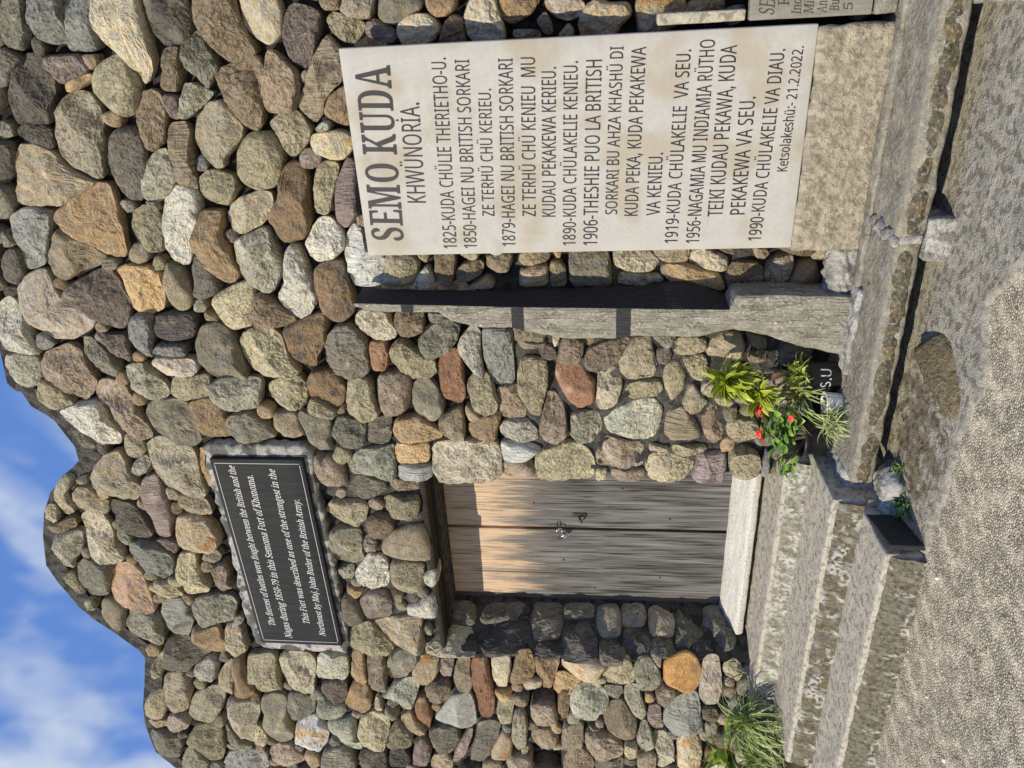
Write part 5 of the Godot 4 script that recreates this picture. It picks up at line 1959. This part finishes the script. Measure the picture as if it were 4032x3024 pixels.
# ---------------------------------------------------------------- inscriptions
func make_slabs() -> void:
	var t := thing("dark_tablet", "polished black stone tablet with white slanted lettering above the door", "tablet", Vector3(-3.49, 3.865, 0.0))
	var st := start()
	block_into(st, Vector3(1.71, 0.655, 0.04), Transform3D(Basis.IDENTITY, Vector3(0, 0, 0.045)), 0.1, 0.006, 0.0)
	put("slab", done(st), mats.black_slab, t)
	st = start()
	for q in [[0.0, 0.30, 1.62, 0.004], [0.0, -0.30, 1.62, 0.004], [0.82, 0.0, 0.004, 0.60], [-0.82, 0.0, 0.004, 0.60]]:
		block_into(st, Vector3(q[2], q[3], 0.003), Transform3D(Basis.IDENTITY, Vector3(q[0], q[1], 0.0655)), 0.2, 0.001, 0.0)
	put("border_line", done(st), mats.white_letter, t)
	for q in TABLET_LINES:
		lettering("lettering", q[0], q[1], q[2], q[3], q[4], q[5] * 1.0, 0.066, true, mats.white_letter, t, 0.28)
	# the white inscription slab on its block
	var w := thing("inscription_slab", "tall white stone slab with a black incised inscription headed by two large words", "slab", Vector3(-0.675, 0.595, 0.19))
	st = start()
	block_into(st, Vector3(1.04, 2.24, 0.06), Transform3D(Basis.IDENTITY, Vector3(0, 1.12, 0)), 0.06, 0.006, 0.0006, 8)
	put("slab", done(st), mats.marble, w)
	for q in SLAB_LINES:
		lettering("lettering", q[0], q[1], q[2], q[3], q[4], q[5], 0.2215, q[6] == 1, mats.letter, w)
	st = start()
	var boss := []
	for k in 7:
		boss.append(Vector2(0.046 * (1.0 - k / 6.0) + 0.0001, 0.004 * (k % 2) + 0.001 * k))
	var bo := put("drilled_boss", lathe(boss, 28), mats.marble, w, Vector3(-0.485, 1.533, 0.028))
	bo.rotation.x = PI / 2
	var p := thing("pedestal_block", "rough tan sandstone block under the white inscription slab", "stone block", Vector3(-0.69, LEDGE, 0.15))
	st = start()
	block_into(st, Vector3(1.05, 0.342, 0.17), Transform3D(Basis.IDENTITY, Vector3(0, 0.171, 0.0)), 0.03, 0.02, 0.014, 9)
	put("block", done(st), mats.sandstone, p)
	# the next notice along, mostly outside the picture
	var n := thing("grey_notice", "dull grey stone notice with thin dark script beside the white slab", "notice", Vector3(0.42, 0.36, 0.155))
	st = start()
	block_into(st, Vector3(1.1, 0.535, 0.06), Transform3D(Basis.IDENTITY, Vector3(0, 0.27, 0)), 0.06, 0.006, 0.002, 4)
	put("slab", done(st), mats.notice, n)
	for q in NOTICE_LINES:
		lettering("lettering", q[0], q[1] + 0.0, q[2], q[3], q[4], q[5], 0.1855, true, mats.faded_letter, n, 0.2)
	var f := thing("notice_footing", "brown plastered footing under the grey notice", "footing", Vector3(0.42, LEDGE, 0.12))
	put("block", block(Vector3(1.1, 0.10, 0.14), 0.04, 0.012, 0.006, 12), mats.ledge, f, Vector3(0, 0.052, 0))
	var s := thing("cement_strip", "thin upright cement strip between the white slab and the wall stones", "cement strip", Vector3(-0.105, 0.91, 0.13))
	put("strip", block(Vector3(0.05, 0.40, 0.07), 0.03, 0.008, 0.004, 14), mats.cement, s, Vector3(0, 0.2, 0))

# ---------------------------------------------------------------- standing stone
func make_standing_stone() -> void:
	var t := thing("standing_stone", "tall grey-green standing stone with a black side and black bands", "standing stone", Vector3(-1.6, LEDGE, 0.14))
	var o := Vector3(-1.6, LEDGE, 0.14)
	var st := start()
	var near_black := start()
	var rows := []
	var n := 90
	for k in n + 1:
		var y := lerpf(0.25, 2.95, float(k) / n)
		var xl := piecewise(POST_LEFT, y) + nz.get_noise_1d(y * 90.0) * 0.008
		var xf := piecewise(POST_FRONT, y)
		var xr := piecewise(POST_RIGHT, y) + nz.get_noise_1d(y * 120.0 + 40.0) * 0.005
		xr = maxf(xr, xf + 0.006)
		var row := PackedVector3Array()
		var e := 0.012
		var zf := 0.25
		var cross := [[xl + 0.03, 0.03], [xl, 0.07], [xl, zf - e], [xl + e, zf]]
		for s in 5:
			cross.append([lerpf(xl + e, xf - 0.004, (s + 1) / 6.0), zf])
		cross.append([xf - 0.004, zf])
		cross.append([xf, zf - 0.004])
		for s in 5:
			cross.append([lerpf(xf, xr, (s + 1) / 6.0), lerpf(zf - 0.004, 0.06, (s + 1) / 6.0)])
		cross.append([xr, 0.06])
		cross.append([xr - 0.02, 0.03])
		for q in cross:
			var w := Vector3(q[0], y, q[1])
			w += Vector3(0.4, 0, 1.0) * (nz.get_noise_3dv(w * 60.0) * 0.006 + fine.get_noise_3dv(w * 24.0) * 0.0015)
			row.append(w - o)
		rows.append(row)
	var m: int = rows[0].size()
	for k in n:
		var y := lerpf(0.25, 2.95, (k + 0.5) / n)
		for i in m:
			var j := (i + 1) % m
			var dark := i >= 10 and i <= 16 and y > 0.875  # right side above the foot is coloured near black
			quad(near_black if dark else st, rows[k][i], rows[k][j], rows[k + 1][j], rows[k + 1][i])
	var top: PackedVector3Array = rows[n]
	for i in range(1, m - 1):
		for q in [top[0], top[i + 1], top[i]]:
			st.add_vertex(q)
	put("shaft", done(st), mats.schist, t)
	put("black_side", done(near_black), mats.near_black, t)
	for b in [[2.612, 2.679], [1.993, 2.06], [1.406, 1.484]]:
		st = start()
		var steps := 6
		for k in steps:
			var ya := lerpf(b[0], b[1], float(k) / steps)
			var yb := lerpf(b[0], b[1], float(k + 1) / steps)
			for s in 8:
				var q := []
				for c in [[s, ya], [s + 1, ya], [s + 1, yb], [s, yb]]:
					var xl: float = piecewise(POST_LEFT, c[1]) + nz.get_noise_1d(float(c[1]) * 90.0) * 0.008 + 0.004
					var xf: float = piecewise(POST_FRONT, c[1]) - 0.003
					var w := Vector3(lerpf(xl, xf, float(c[0]) / 8.0), c[1], 0.25)
					w += Vector3(0.4, 0, 1.0) * (nz.get_noise_3dv(w * 60.0) * 0.006 + fine.get_noise_3dv(w * 24.0) * 0.0015)
					q.append(w - o + Vector3(0, 0, 0.0025))
				quad(st, q[0], q[1], q[2], q[3])
		put("black_band", done(st), mats.near_black, t)

# ---------------------------------------------------------------- ledge and steps
func make_ledge() -> void:
	var t := thing("stone_ledge", "low bench ledge of two long mossy cement slabs along the wall foot", "ledge", Vector3(0, 0, 0))
	var st := start()
	block_into(st, Vector3(1.32, 0.115, 0.66), Transform3D(Basis.IDENTITY, Vector3(-1.70, 0.1925, 0.31)), 0.035, 0.016, 0.010, 21)
	put("slab", done(st), mats.ledge, t)
	st = start()
	block_into(st, Vector3(2.6, 0.12, 0.67), Transform3D(Basis.IDENTITY, Vector3(0.27, 0.192, 0.315)), 0.04, 0.016, 0.012, 22)
	put("slab", done(st), mats.ledge, t)
	for q in [[-2.35, -1.06, 0.648, 11], [-1.01, 1.5, 0.658, 12]]:
		st = start()
		var nx := int((q[1] - q[0]) / 0.012)
		var g := []
		for i in nx + 1:
			var x := lerpf(q[0], q[1], float(i) / nx)
			var row := PackedVector3Array()
			for j in 10:
				var y := lerpf(0.136, 0.244, j / 9.0)
				var bulge := sin(PI * j / 9.0)
				row.append(Vector3(x, y, q[2] - 0.022 + 0.022 * bulge + nz.get_noise_3d(x * 90.0, y * 90.0, q[3]) * 0.012 * (0.3 + bulge)))
			g.append(row)
		for i in nx:
			for j in 9:
				quad(st, g[i][j], g[i + 1][j], g[i + 1][j + 1], g[i][j + 1])
		put("mossy_face", done(st), mats.moss, t)
	# the footing that carries the slabs, set back under them
	put("footing", block(Vector3(3.9, 0.16, 0.40), 0.05, 0.01, 0.008, 23), mats.apron, t, Vector3(-0.42, 0.06, 0.16))
	# pale mortar fillets: along the back of the ledge, at the slab joint, and heaped behind the standing stone
	st = start()
	for k in 30:
		var x := -1.35 + k * 0.098
		var h := 0.016 + 0.006 * sin(k * 1.7)
		block_into(st, Vector3(0.12, h, 0.09), Transform3D(Basis(Vector3.UP, sin(k * 2.3) * 0.2), Vector3(x, LEDGE + 0.008, 0.27 + 0.008 * sin(k * 3.1))), 0.03, 0.013, 0.008, k)
	put("mortar_fillet", done(st), mats.ledge, t)
	st = start()
	for k in 9:
		block_into(st, Vector3(0.045, 0.03, 0.08), Transform3D(Basis(Vector3.UP, sin(k * 1.3) * 0.4), Vector3(-1.035 + 0.012 * sin(k * 2.0), LEDGE + 0.004, 0.30 + k * 0.04)), 0.02, 0.012, 0.012, 40 + k)
	block_into(st, Vector3(0.05, 0.11, 0.03), Transform3D(Basis.IDENTITY, Vector3(-1.035, 0.195, 0.645)), 0.02, 0.012, 0.010, 60)
	put("joint_mortar", done(st), mats.pale_mortar, t)
	st = start()
	block_into(st, Vector3(0.30, 0.16, 0.16), Transform3D(Basis(Vector3.UP, 0.1), Vector3(-1.34, LEDGE + 0.05, 0.12)), 0.02, 0.05, 0.03, 71)
	block_into(st, Vector3(0.5, 0.035, 0.12), Transform3D(Basis(Vector3.UP, -0.06), Vector3(-1.63, LEDGE + 0.006, 0.29)), 0.02, 0.015, 0.012, 72)
	put("mortar_heap", done(st), mats.pale_mortar, t)
	var b := thing("support_block", "pale grey squared stone propping the ledge at the slab joint", "stone block", Vector3(-1.04, 0.0, 0.54))
	put("block", block(Vector3(0.20, 0.128, 0.24), 0.02, 0.012, 0.010, 31, Color(1.05, 1.08, 1.1)), mats.pale_mortar, b, Vector3(0, 0.066, 0))
	var b2 := thing("end_support_block", "rough grey block propping the ledge by the grey notice", "stone block", Vector3(-0.02, 0.0, 0.62))
	put("block", block(Vector3(0.34, 0.128, 0.42), 0.02, 0.014, 0.010, 33), mats.apron, b2, Vector3(0.10, 0.066, 0))
	var r := thing("half_buried_boulder", "smooth brown boulder half buried in the cement below the ledge", "boulder", Vector3(-1.59, 0.0, 0.84))
	st = start()
	var poly := PackedVector2Array()
	for q in [[-0.15, -0.26], [0.06, -0.26], [0.17, -0.1], [0.16, 0.12], [0.04, 0.24], [-0.12, 0.2], [-0.2, 0.0]]:
		poly.append(Vector2(q[0], q[1]))
	boulder(st, poly, 88, 0.055, -0.05, "m", Transform3D(Basis(Vector3.RIGHT, -PI / 2), Vector3(0, 0.012, 0)), 34, 9)
	put("rock", done(st), mats.stone[0], r)

func make_steps() -> void:
	var t := thing("door_steps", "worn cement steps with mossy whitened risers leading up to the door", "steps", Vector3.ZERO)
	# each step is a cement block with a rough stained riser in front
	var rows := [[-5.2, -2.50, 0.0, 0.18, 0.60, 1.045], [-4.62, -2.46, 0.0, 0.326, 0.10, 0.655], [-4.72, -2.52, 0.0, LANDING, -0.55, 0.17]]
	for k in 3:
		var q: Array = rows[k]
		var s := Node3D.new()
		s.name = "step"
		t.add_child(s, true)
		var st := start()
		block_into(st, Vector3(q[1] - q[0], q[3] - q[2], q[5] - q[4]), Transform3D(Basis.IDENTITY, Vector3((q[0] + q[1]) * 0.5, (q[2] + q[3]) * 0.5, (q[4] + q[5]) * 0.5)), 0.035, 0.010, 0.007, 100 + k)
		put("tread", done(st), mats.cement, s)
		st = start()
		var foot: float = [0.0, 0.18, 0.326][k]
		var nx := 130
		var ny := 9
		var g := []
		for i in nx + 1:
			var x := lerpf(q[0] + 0.02, q[1] - 0.012, float(i) / nx)
			var row := PackedVector3Array()
			for j in ny + 1:
				var y := lerpf(foot - 0.004, q[3] - 0.022, float(j) / ny)
				var tt := float(j) / ny
				var z: float = q[5] + 0.012 + (1.0 - tt) * (0.035 + 0.02 * nz.get_noise_1d(x * 70.0 + k * 50.0)) + nz.get_noise_3d(x * 90.0, y * 90.0, k * 9.0) * 0.014
				if j == ny:
					z = q[5] - 0.004
				row.append(Vector3(x, y, z))
			g.append(row)
		for i in nx:
			for j in ny:
				quad(st, g[i][j], g[i + 1][j], g[i + 1][j + 1], g[i][j + 1])
		put("riser", done(st), mats.riser[k], s)
		if k == 0:
			# dark slate closing the splayed right end, its shade put into the colour
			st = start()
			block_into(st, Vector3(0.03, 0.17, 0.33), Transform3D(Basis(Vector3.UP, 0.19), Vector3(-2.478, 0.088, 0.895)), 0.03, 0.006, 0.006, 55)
			var e := put("shaded_end_slate", done(st), mats.near_black, s)
			e.set_meta("label", "dark slate slab at the lowest step end, shade put into its colour")
	# the rough pad between the steps and the ledge, with broken cement
	var p := thing("cement_pad", "broken pale cement pad between the steps and the ledge", "cement pad", Vector3(-2.48, 0.0, 0.33))
	var st2 := start()
	block_into(st2, Vector3(0.34, 0.25, 0.62), Transform3D(Basis.IDENTITY, Vector3(-0.04, 0.12, -0.10)), 0.03, 0.03, 0.02, 61)
	block_into(st2, Vector3(0.11, 0.10, 0.50), Transform3D(Basis(Vector3.UP, 0.12), Vector3(-0.12, 0.245, -0.06)), 0.02, 0.045, 0.03, 62)
	block_into(st2, Vector3(0.30, 0.12, 0.24), Transform3D(Basis(Vector3.UP, -0.15), Vector3(0.06, 0.03, 0.30)), 0.025, 0.05, 0.025, 63)
	put("pad", done(st2), mats.pale_mortar, p)
	var kerb := thing("bed_soil", "dark soil bed with plants left of the steps", "soil", Vector3(-5.4, 0.0, 0.25))
	put("soil", block(Vector3(1.6, 0.34, 0.78), 0.05, 0.05, 0.03, 64), mats.soil, kerb, Vector3(0.0, 0.10, 0.0))

# ---------------------------------------------------------------- plants
func pot_mesh(r0: float, r1: float, h: float, lip: float) -> ArrayMesh:
	return lathe([Vector2(0.0001, 0.002), Vector2(r0 * 0.96, 0.0), Vector2(r0, 0.006), Vector2(lerpf(r0, r1, 0.45), h * 0.45), Vector2(lerpf(r0, r1, 0.8), h - lip * 1.05), Vector2(r1 * 0.985, h - lip), Vector2(r1 + 0.006, h - lip * 0.98), Vector2(r1 + 0.008, h - 0.004), Vector2(r1 + 0.004, h), Vector2(r1 - 0.003, h - 0.002), Vector2(r1 - 0.006, h - 0.03), Vector2(r1 * 0.9, h - 0.05)], 44)

func tuft(parent: Node3D, meshes: Array, count: int, at: Vector3, spread: float, low: float, high: float, smin: float, smax: float, sd: int, bias := Vector3.ZERO) -> void:
	var r := RandomNumberGenerator.new()
	r.seed = sd
	for k in count:
		var a := TAU * k / count * 2.39 * 2.0 + r.randf() * 0.5
		var el := r.randf_range(low, high)
		var dir := Vector3(cos(a) * cos(el), sin(el), sin(a) * cos(el)) + bias
		var from := at + Vector3(r.randf_range(-1, 1), r.randf_range(-0.5, 0.5), r.randf_range(-1, 1)) * spread
		leaf_at("leaf", meshes[k % meshes.size()], parent, from, dir, r.randf_range(smin, smax), r.randf_range(-0.5, 0.5))

func make_plants() -> void:
	var stripe := []
	for k in 4:
		stripe.append(blade(0.30, 0.016, 1.1 + k * 0.25, Color(0.20, 0.31, 0.07), Color(0.72, 0.76, 0.38), 0.4, 8, 0.3))
	var stripe2 := []
	for k in 3:
		stripe2.append(blade(0.16, 0.010, 1.2 + k * 0.3, Color(0.56, 0.62, 0.28), Color(0.20, 0.29, 0.07), 0.4, 7, 0.3))
	var lance := []
	for k in 4:
		lance.append(blade(0.17, 0.042, 0.25 + k * 0.2, Color(0.19 + 0.06 * k, 0.28 + 0.05 * k, 0.03), Color(0.52, 0.55, 0.09), 0.3, 8, 0.42))
	var oval := []
	for k in 3:
		oval.append(blade(0.066, 0.042, 0.3 + k * 0.3, Color(0.13 + 0.04 * k, 0.27 + 0.05 * k, 0.065), Color(0.16 + 0.04 * k, 0.32 + 0.05 * k, 0.08), 0.2, 9, 0.55))
	var lime := []
	for k in 3:
		lime.append(blade(0.055, 0.016, 0.7, Color(0.40 + 0.08 * k, 0.52 + 0.05 * k, 0.07), Color(0.6, 0.68, 0.2), 0.2, 5, 0.45))
	var broad := []
	for k in 3:
		broad.append(blade(0.30, 0.085, 0.7 + 0.3 * k, Color(0.26, 0.38, 0.06), Color(0.42, 0.52, 0.11), 0.25, 9, 0.5))
	var brown := [blade(0.13, 0.035, 1.6, Color(0.17, 0.085, 0.05), Color(0.22, 0.13, 0.08), 0.6, 6, 0.5)]
	# 1: lettered nursery pot with a dracaena and lime foliage
	var t := thing("potted_dracaena", "yellow-green dracaena in a black pot lettered in white paint", "potted plant", Vector3(-1.95, LEDGE, 0.19))
	put("pot", pot_mesh(0.080, 0.094, 0.20, 0.035), mats.pot, t)
	put("soil", lathe([Vector2(0.088, 0.172), Vector2(0.05, 0.18), Vector2(0.0001, 0.183)], 24), mats.soil, t)
	painted_word(t, "K.S.U", 0.088, 0.085, 0.058, 0.17)
	tuft(t, lime, 150, Vector3(0, 0.205, 0.01), 0.075, 0.0, 1.4, 0.9, 1.5, 5, Vector3(0, 0, 0.2))
	for q in [[Vector3(0.02, 0.17, 0.0), Vector3(0.03, 0.40, 0.05), Vector3(0.03, 0.62, 0.10)], [Vector3(-0.02, 0.17, 0.02), Vector3(-0.05, 0.30, 0.06), Vector3(-0.075, 0.43, 0.10)]]:
		put("stem", tube(PackedVector3Array(q), [0.011, 0.009, 0.007], 8, Color(0.1, 0.08, 0.05)), mats.dry, t)
	tuft(t, lance, 60, Vector3(0.03, 0.615, 0.10), 0.022, -0.9, 1.3, 0.75, 1.15, 11, Vector3(0, 0.0, 0.5))
	tuft(t, lance, 30, Vector3(0.02, 0.56, 0.10), 0.022, -0.9, 0.5, 0.7, 1.05, 17, Vector3(0, 0.0, 0.5))
	tuft(t, lance, 50, Vector3(-0.075, 0.43, 0.10), 0.022, -0.9, 1.2, 0.65, 1.0, 12, Vector3(-0.05, 0.0, 0.5))
	for q in [[Vector3(-0.06, 0.34, 0.10), Vector3(-0.5, -0.8, 0.4)], [Vector3(-0.02, 0.33, 0.12), Vector3(-0.1, -1.0, 0.3)], [Vector3(0.03, 0.42, 0.10), Vector3(0.5, -0.7, 0.5)], [Vector3(0.0, 0.30, 0.10), Vector3(-0.6, -0.5, 0.5)]]:
		leaf_at("dry_leaf", brown[0], t, q[0], q[1], 1.0, 0.4, mats.dry)
	# 2: small crackled white pot
	var w := thing("small_white_pot", "small white crackle-glazed pot with tiny seedlings", "flower pot", Vector3(-2.05, LEDGE, 0.31))
	put("pot", lathe([Vector2(0.0001, 0.002), Vector2(0.045, 0.0), Vector2(0.048, 0.005), Vector2(0.056, 0.075), Vector2(0.058, 0.086), Vector2(0.060, 0.090), Vector2(0.056, 0.092), Vector2(0.053, 0.086), Vector2(0.05, 0.06)], 36), mats.crackle, w)
	put("soil", lathe([Vector2(0.052, 0.07), Vector2(0.0001, 0.075)], 20), mats.soil, w)
	tuft(w, lime, 8, Vector3(-0.01, 0.075, 0.0), 0.03, 0.3, 1.3, 0.5, 0.8, 21)
	for k in 7:
		var a := k * 2.4
		var pb := start()
		boulder(pb, PackedVector2Array([Vector2(-0.012, -0.008), Vector2(0.01, -0.011), Vector2(0.013, 0.008), Vector2(-0.006, 0.012)]), 300 + k, 0.009, -0.006, "t", Transform3D(Basis(Vector3.RIGHT, -PI / 2), Vector3.ZERO), 10, 3)
		put("pebble", done(pb), mats.stone[0], w, Vector3(cos(a) * 0.032, 0.078, sin(a) * 0.03))
	# 3: variegated spider plant standing behind the white pot and arching over it
	var sp := thing("spider_plant", "cream-striped spider plant arching over the small white pot with drooping plantlets", "plant", Vector3(-2.06, LEDGE, 0.17))
	put("pot", pot_mesh(0.045, 0.055, 0.11, 0.015), mats.pot, sp)
	tuft(sp, stripe, 46, Vector3(0.0, 0.15, 0.0), 0.015, 0.15, 1.3, 0.75, 1.15, 31, Vector3(-0.25, 0.1, 0.35))
	put("runner", tube(PackedVector3Array([Vector3(-0.02, 0.14, 0.03), Vector3(-0.07, 0.13, 0.12), Vector3(-0.09, 0.08, 0.20), Vector3(-0.10, 0.06, 0.24)]), [0.003], 6, Color(0.4, 0.42, 0.16)), mats.dry, sp)
	tuft(sp, stripe2, 70, Vector3(-0.05, 0.055, 0.26), 0.03, -0.5, 1.1, 0.55, 0.95, 32)
	tuft(sp, stripe2, 46, Vector3(-0.10, 0.06, 0.24), 0.03, -0.6, 1.0, 0.5, 0.85, 33)
	leaf_at("petal", lime[2], sp, Vector3(-0.05, 0.22, 0.14), Vector3(0.2, 0.4, 1.0), 0.9)
	# 4: crown-of-thorns in the big black pot
	var c := thing("potted_flowers", "red-flowered leafy plant leaning from a wide black pot", "potted plant", Vector3(-2.33, LEDGE, 0.22))
	put("pot", pot_mesh(0.088, 0.115, 0.165, 0.028), mats.pot, c)
	put("soil", lathe([Vector2(0.106, 0.125), Vector2(0.06, 0.13), Vector2(0.0001, 0.132)], 24), mats.soil, c)
	var heads := [Vector3(0.22, 0.42, 0.09), Vector3(0.08, 0.40, 0.09), Vector3(0.20, 0.28, 0.11), Vector3(0.12, 0.33, 0.10), Vector3(0.03, 0.30, 0.09), Vector3(0.15, 0.29, 0.09), Vector3(-0.11, 0.31, 0.10), Vector3(-0.15, 0.27, 0.10), Vector3(0.09, 0.29, 0.08), Vector3(0.16, 0.36, 0.10), Vector3(0.0, 0.33, 0.09)]
	var r := RandomNumberGenerator.new()
	r.seed = 91
	for h in heads:
		put("stem", tube(PackedVector3Array([Vector3(h.x * 0.25, 0.12, 0.0), Vector3(h.x * 0.6, 0.12 + (h.y - 0.12) * 0.55, h.z * 0.5), h]), [0.006, 0.005, 0.004], 6, Color(0.13, 0.10, 0.07)), mats.dry, c)
		for k in 13:
			var a := k * 2.4 + r.randf()
			var el := r.randf_range(-0.3, 0.9)
			leaf_at("leaf", oval[k % 3], c, h + Vector3(r.randf_range(-0.03, 0.03), -0.006 * k, r.randf_range(-0.01, 0.03)), Vector3(cos(a) * cos(el), sin(el), sin(a) * cos(el) + 0.35), r.randf_range(0.7, 1.15), r.randf_range(-0.4, 0.4))
	var petal := blade(0.030, 0.028, 0.3, Color(0.75, 0.03, 0.025), Color(0.8, 0.07, 0.05), 0.1, 5, 0.6)
	for q in [[Vector3(0.235, 0.435, 0.12), 13], [Vector3(0.085, 0.42, 0.13), 8], [Vector3(0.21, 0.265, 0.16), 4]]:
		for k in int(q[1]):
			var a := k * 2.4
			leaf_at("petal", petal, c, q[0] + Vector3(cos(a) * 0.016, sin(a * 1.7) * 0.022, sin(a) * 0.01), Vector3(cos(a), sin(a) * 0.8, 0.8), 1.0 if k % 2 else 1.25)
	# 5: spider plants and a broad-leaved plant in the bed left of the steps
	var s1 := thing("grassy_spider_plant", "large grassy spider plant at the left end of the door steps", "plant", Vector3(-4.66, 0.27, 0.30))
	put("crown", lathe([Vector2(0.05, -0.03), Vector2(0.03, 0.05), Vector2(0.0001, 0.09)], 10, Color(0.1, 0.12, 0.04)), mats.dry, s1)
	tuft(s1, stripe, 150, Vector3(0.0, 0.22, 0.0), 0.04, -0.3, 1.4, 0.75, 1.3, 41, Vector3(0, 0, 0.25))
	tuft(s1, stripe2, 60, Vector3(0.10, 0.10, 0.16), 0.07, -0.3, 1.1, 0.6, 1.0, 42)
	var s2 := thing("low_spider_plant", "dense low spider plant beside the broad-leaved plant in the soil bed", "plant", Vector3(-5.0, 0.27, 0.36))
	tuft(s2, stripe, 110, Vector3(0.0, 0.14, 0.0), 0.05, -0.2, 1.3, 0.65, 1.1, 43, Vector3(0.1, 0, 0.2))
	tuft(s2, stripe2, 70, Vector3(0.16, 0.06, 0.14), 0.10, -0.1, 1.2, 0.5, 0.9, 44)
	var s3 := thing("broad_leaved_plant", "plant with broad pointed light-green leaves against the wall", "plant", Vector3(-5.11, 0.27, 0.25))
	tuft(s3, broad, 17, Vector3(0.0, 0.31, 0.0), 0.03, 0.1, 1.35, 0.7, 1.05, 45, Vector3(0.15, 0, 0.3))
	# 6: weed in the apron
	var wd := thing("ground_weed", "small feathery green weed in the cement crack by the ledge", "weed", Vector3(-2.36, 0.015, 0.70))
	var wisp := [blade(0.045, 0.010, 0.9, Color(0.15, 0.28, 0.07), Color(0.2, 0.34, 0.09), 0.2, 4, 0.5)]
	for q in [Vector3(0, 0.01, 0), Vector3(-0.06, 0.01, 0.06), Vector3(0.05, 0.01, -0.05), Vector3(-0.03, 0.01, 0.12), Vector3(0.1, 0.01, -0.04), Vector3(-0.10, 0.01, 0.02)]:
		tuft(wd, wisp, 30, q, 0.04, 0.0, 1.2, 0.8, 1.6, int(q.x * 900.0) + 60)
	# dry leaves on the apron
	var i := 0
	for q in [[-2.03, 0.82, 0.5], [-1.85, 0.98, 1.4], [-2.0, 0.56, 2.2], [-1.35, 0.42, 0.3], [-2.16, 0.93, 2.9]]:
		var dl := thing("fallen_leaf", ["curled tan leaf on the dark cement", "pale dry leaf near the street edge of the cement", "dry leaf lying below the ledge edge", "dry leaf lying on the ledge slab", "small brown leaf on the mossy cement"][i], "leaf", Vector3(q[0], 0.03 if i != 3 else LEDGE + 0.012, q[1]), "fallen leaves")
		leaf_at("blade", brown[0], dl, Vector3.ZERO, Vector3(cos(q[2]), 0.12, sin(q[2])), 0.35, 0.0, mats.dry)
		i += 1

func painted_word(parent: Node3D, word: String, radius: float, y: float, cap: float, span: float) -> void:
	var t := TextMesh.new()
	t.text = word
	t.font = font(false)
	t.font_size = 48
	t.pixel_size = 0.01
	t.depth = 0.004
	t.curve_step = 0.6
	var arr := t.get_mesh_arrays()
	var box := t.get_aabb()
	var src: PackedVector3Array = arr[Mesh.ARRAY_VERTEX]
	var k := cap / box.size.y
	for i in src.size():
		var p := src[i]
		var ang := (p.x - box.get_center().x) / box.size.x * span / radius - 0.05
		var yy := (p.y - box.get_center().y) * k + y
		var rr := radius + 0.0016 + p.z * 0.1 + (yy - y) * 0.07
		src[i] = Vector3(sin(ang) * rr, yy, cos(ang) * rr)
	arr[Mesh.ARRAY_VERTEX] = src
	arr[Mesh.ARRAY_NORMAL] = null
	var raw := ArrayMesh.new()
	raw.add_surface_from_arrays(Mesh.PRIMITIVE_TRIANGLES, arr)
	var st := SurfaceTool.new()
	st.create_from(raw, 0)
	st.generate_normals()
	put("lettering", st.commit(), mats.white_letter, parent)

func _ready() -> void:
	nz.seed = 5
	nz.frequency = 0.1
	nz.fractal_octaves = 3
	fine.seed = 9
	fine.frequency = 1.0
	fine.fractal_octaves = 2
	make_air_and_camera()
	make_materials()
	make_ground()
	make_fort()
	make_steps()
	make_ledge()
	make_slabs()
	make_standing_stone()
	make_padlock()
	make_plants()
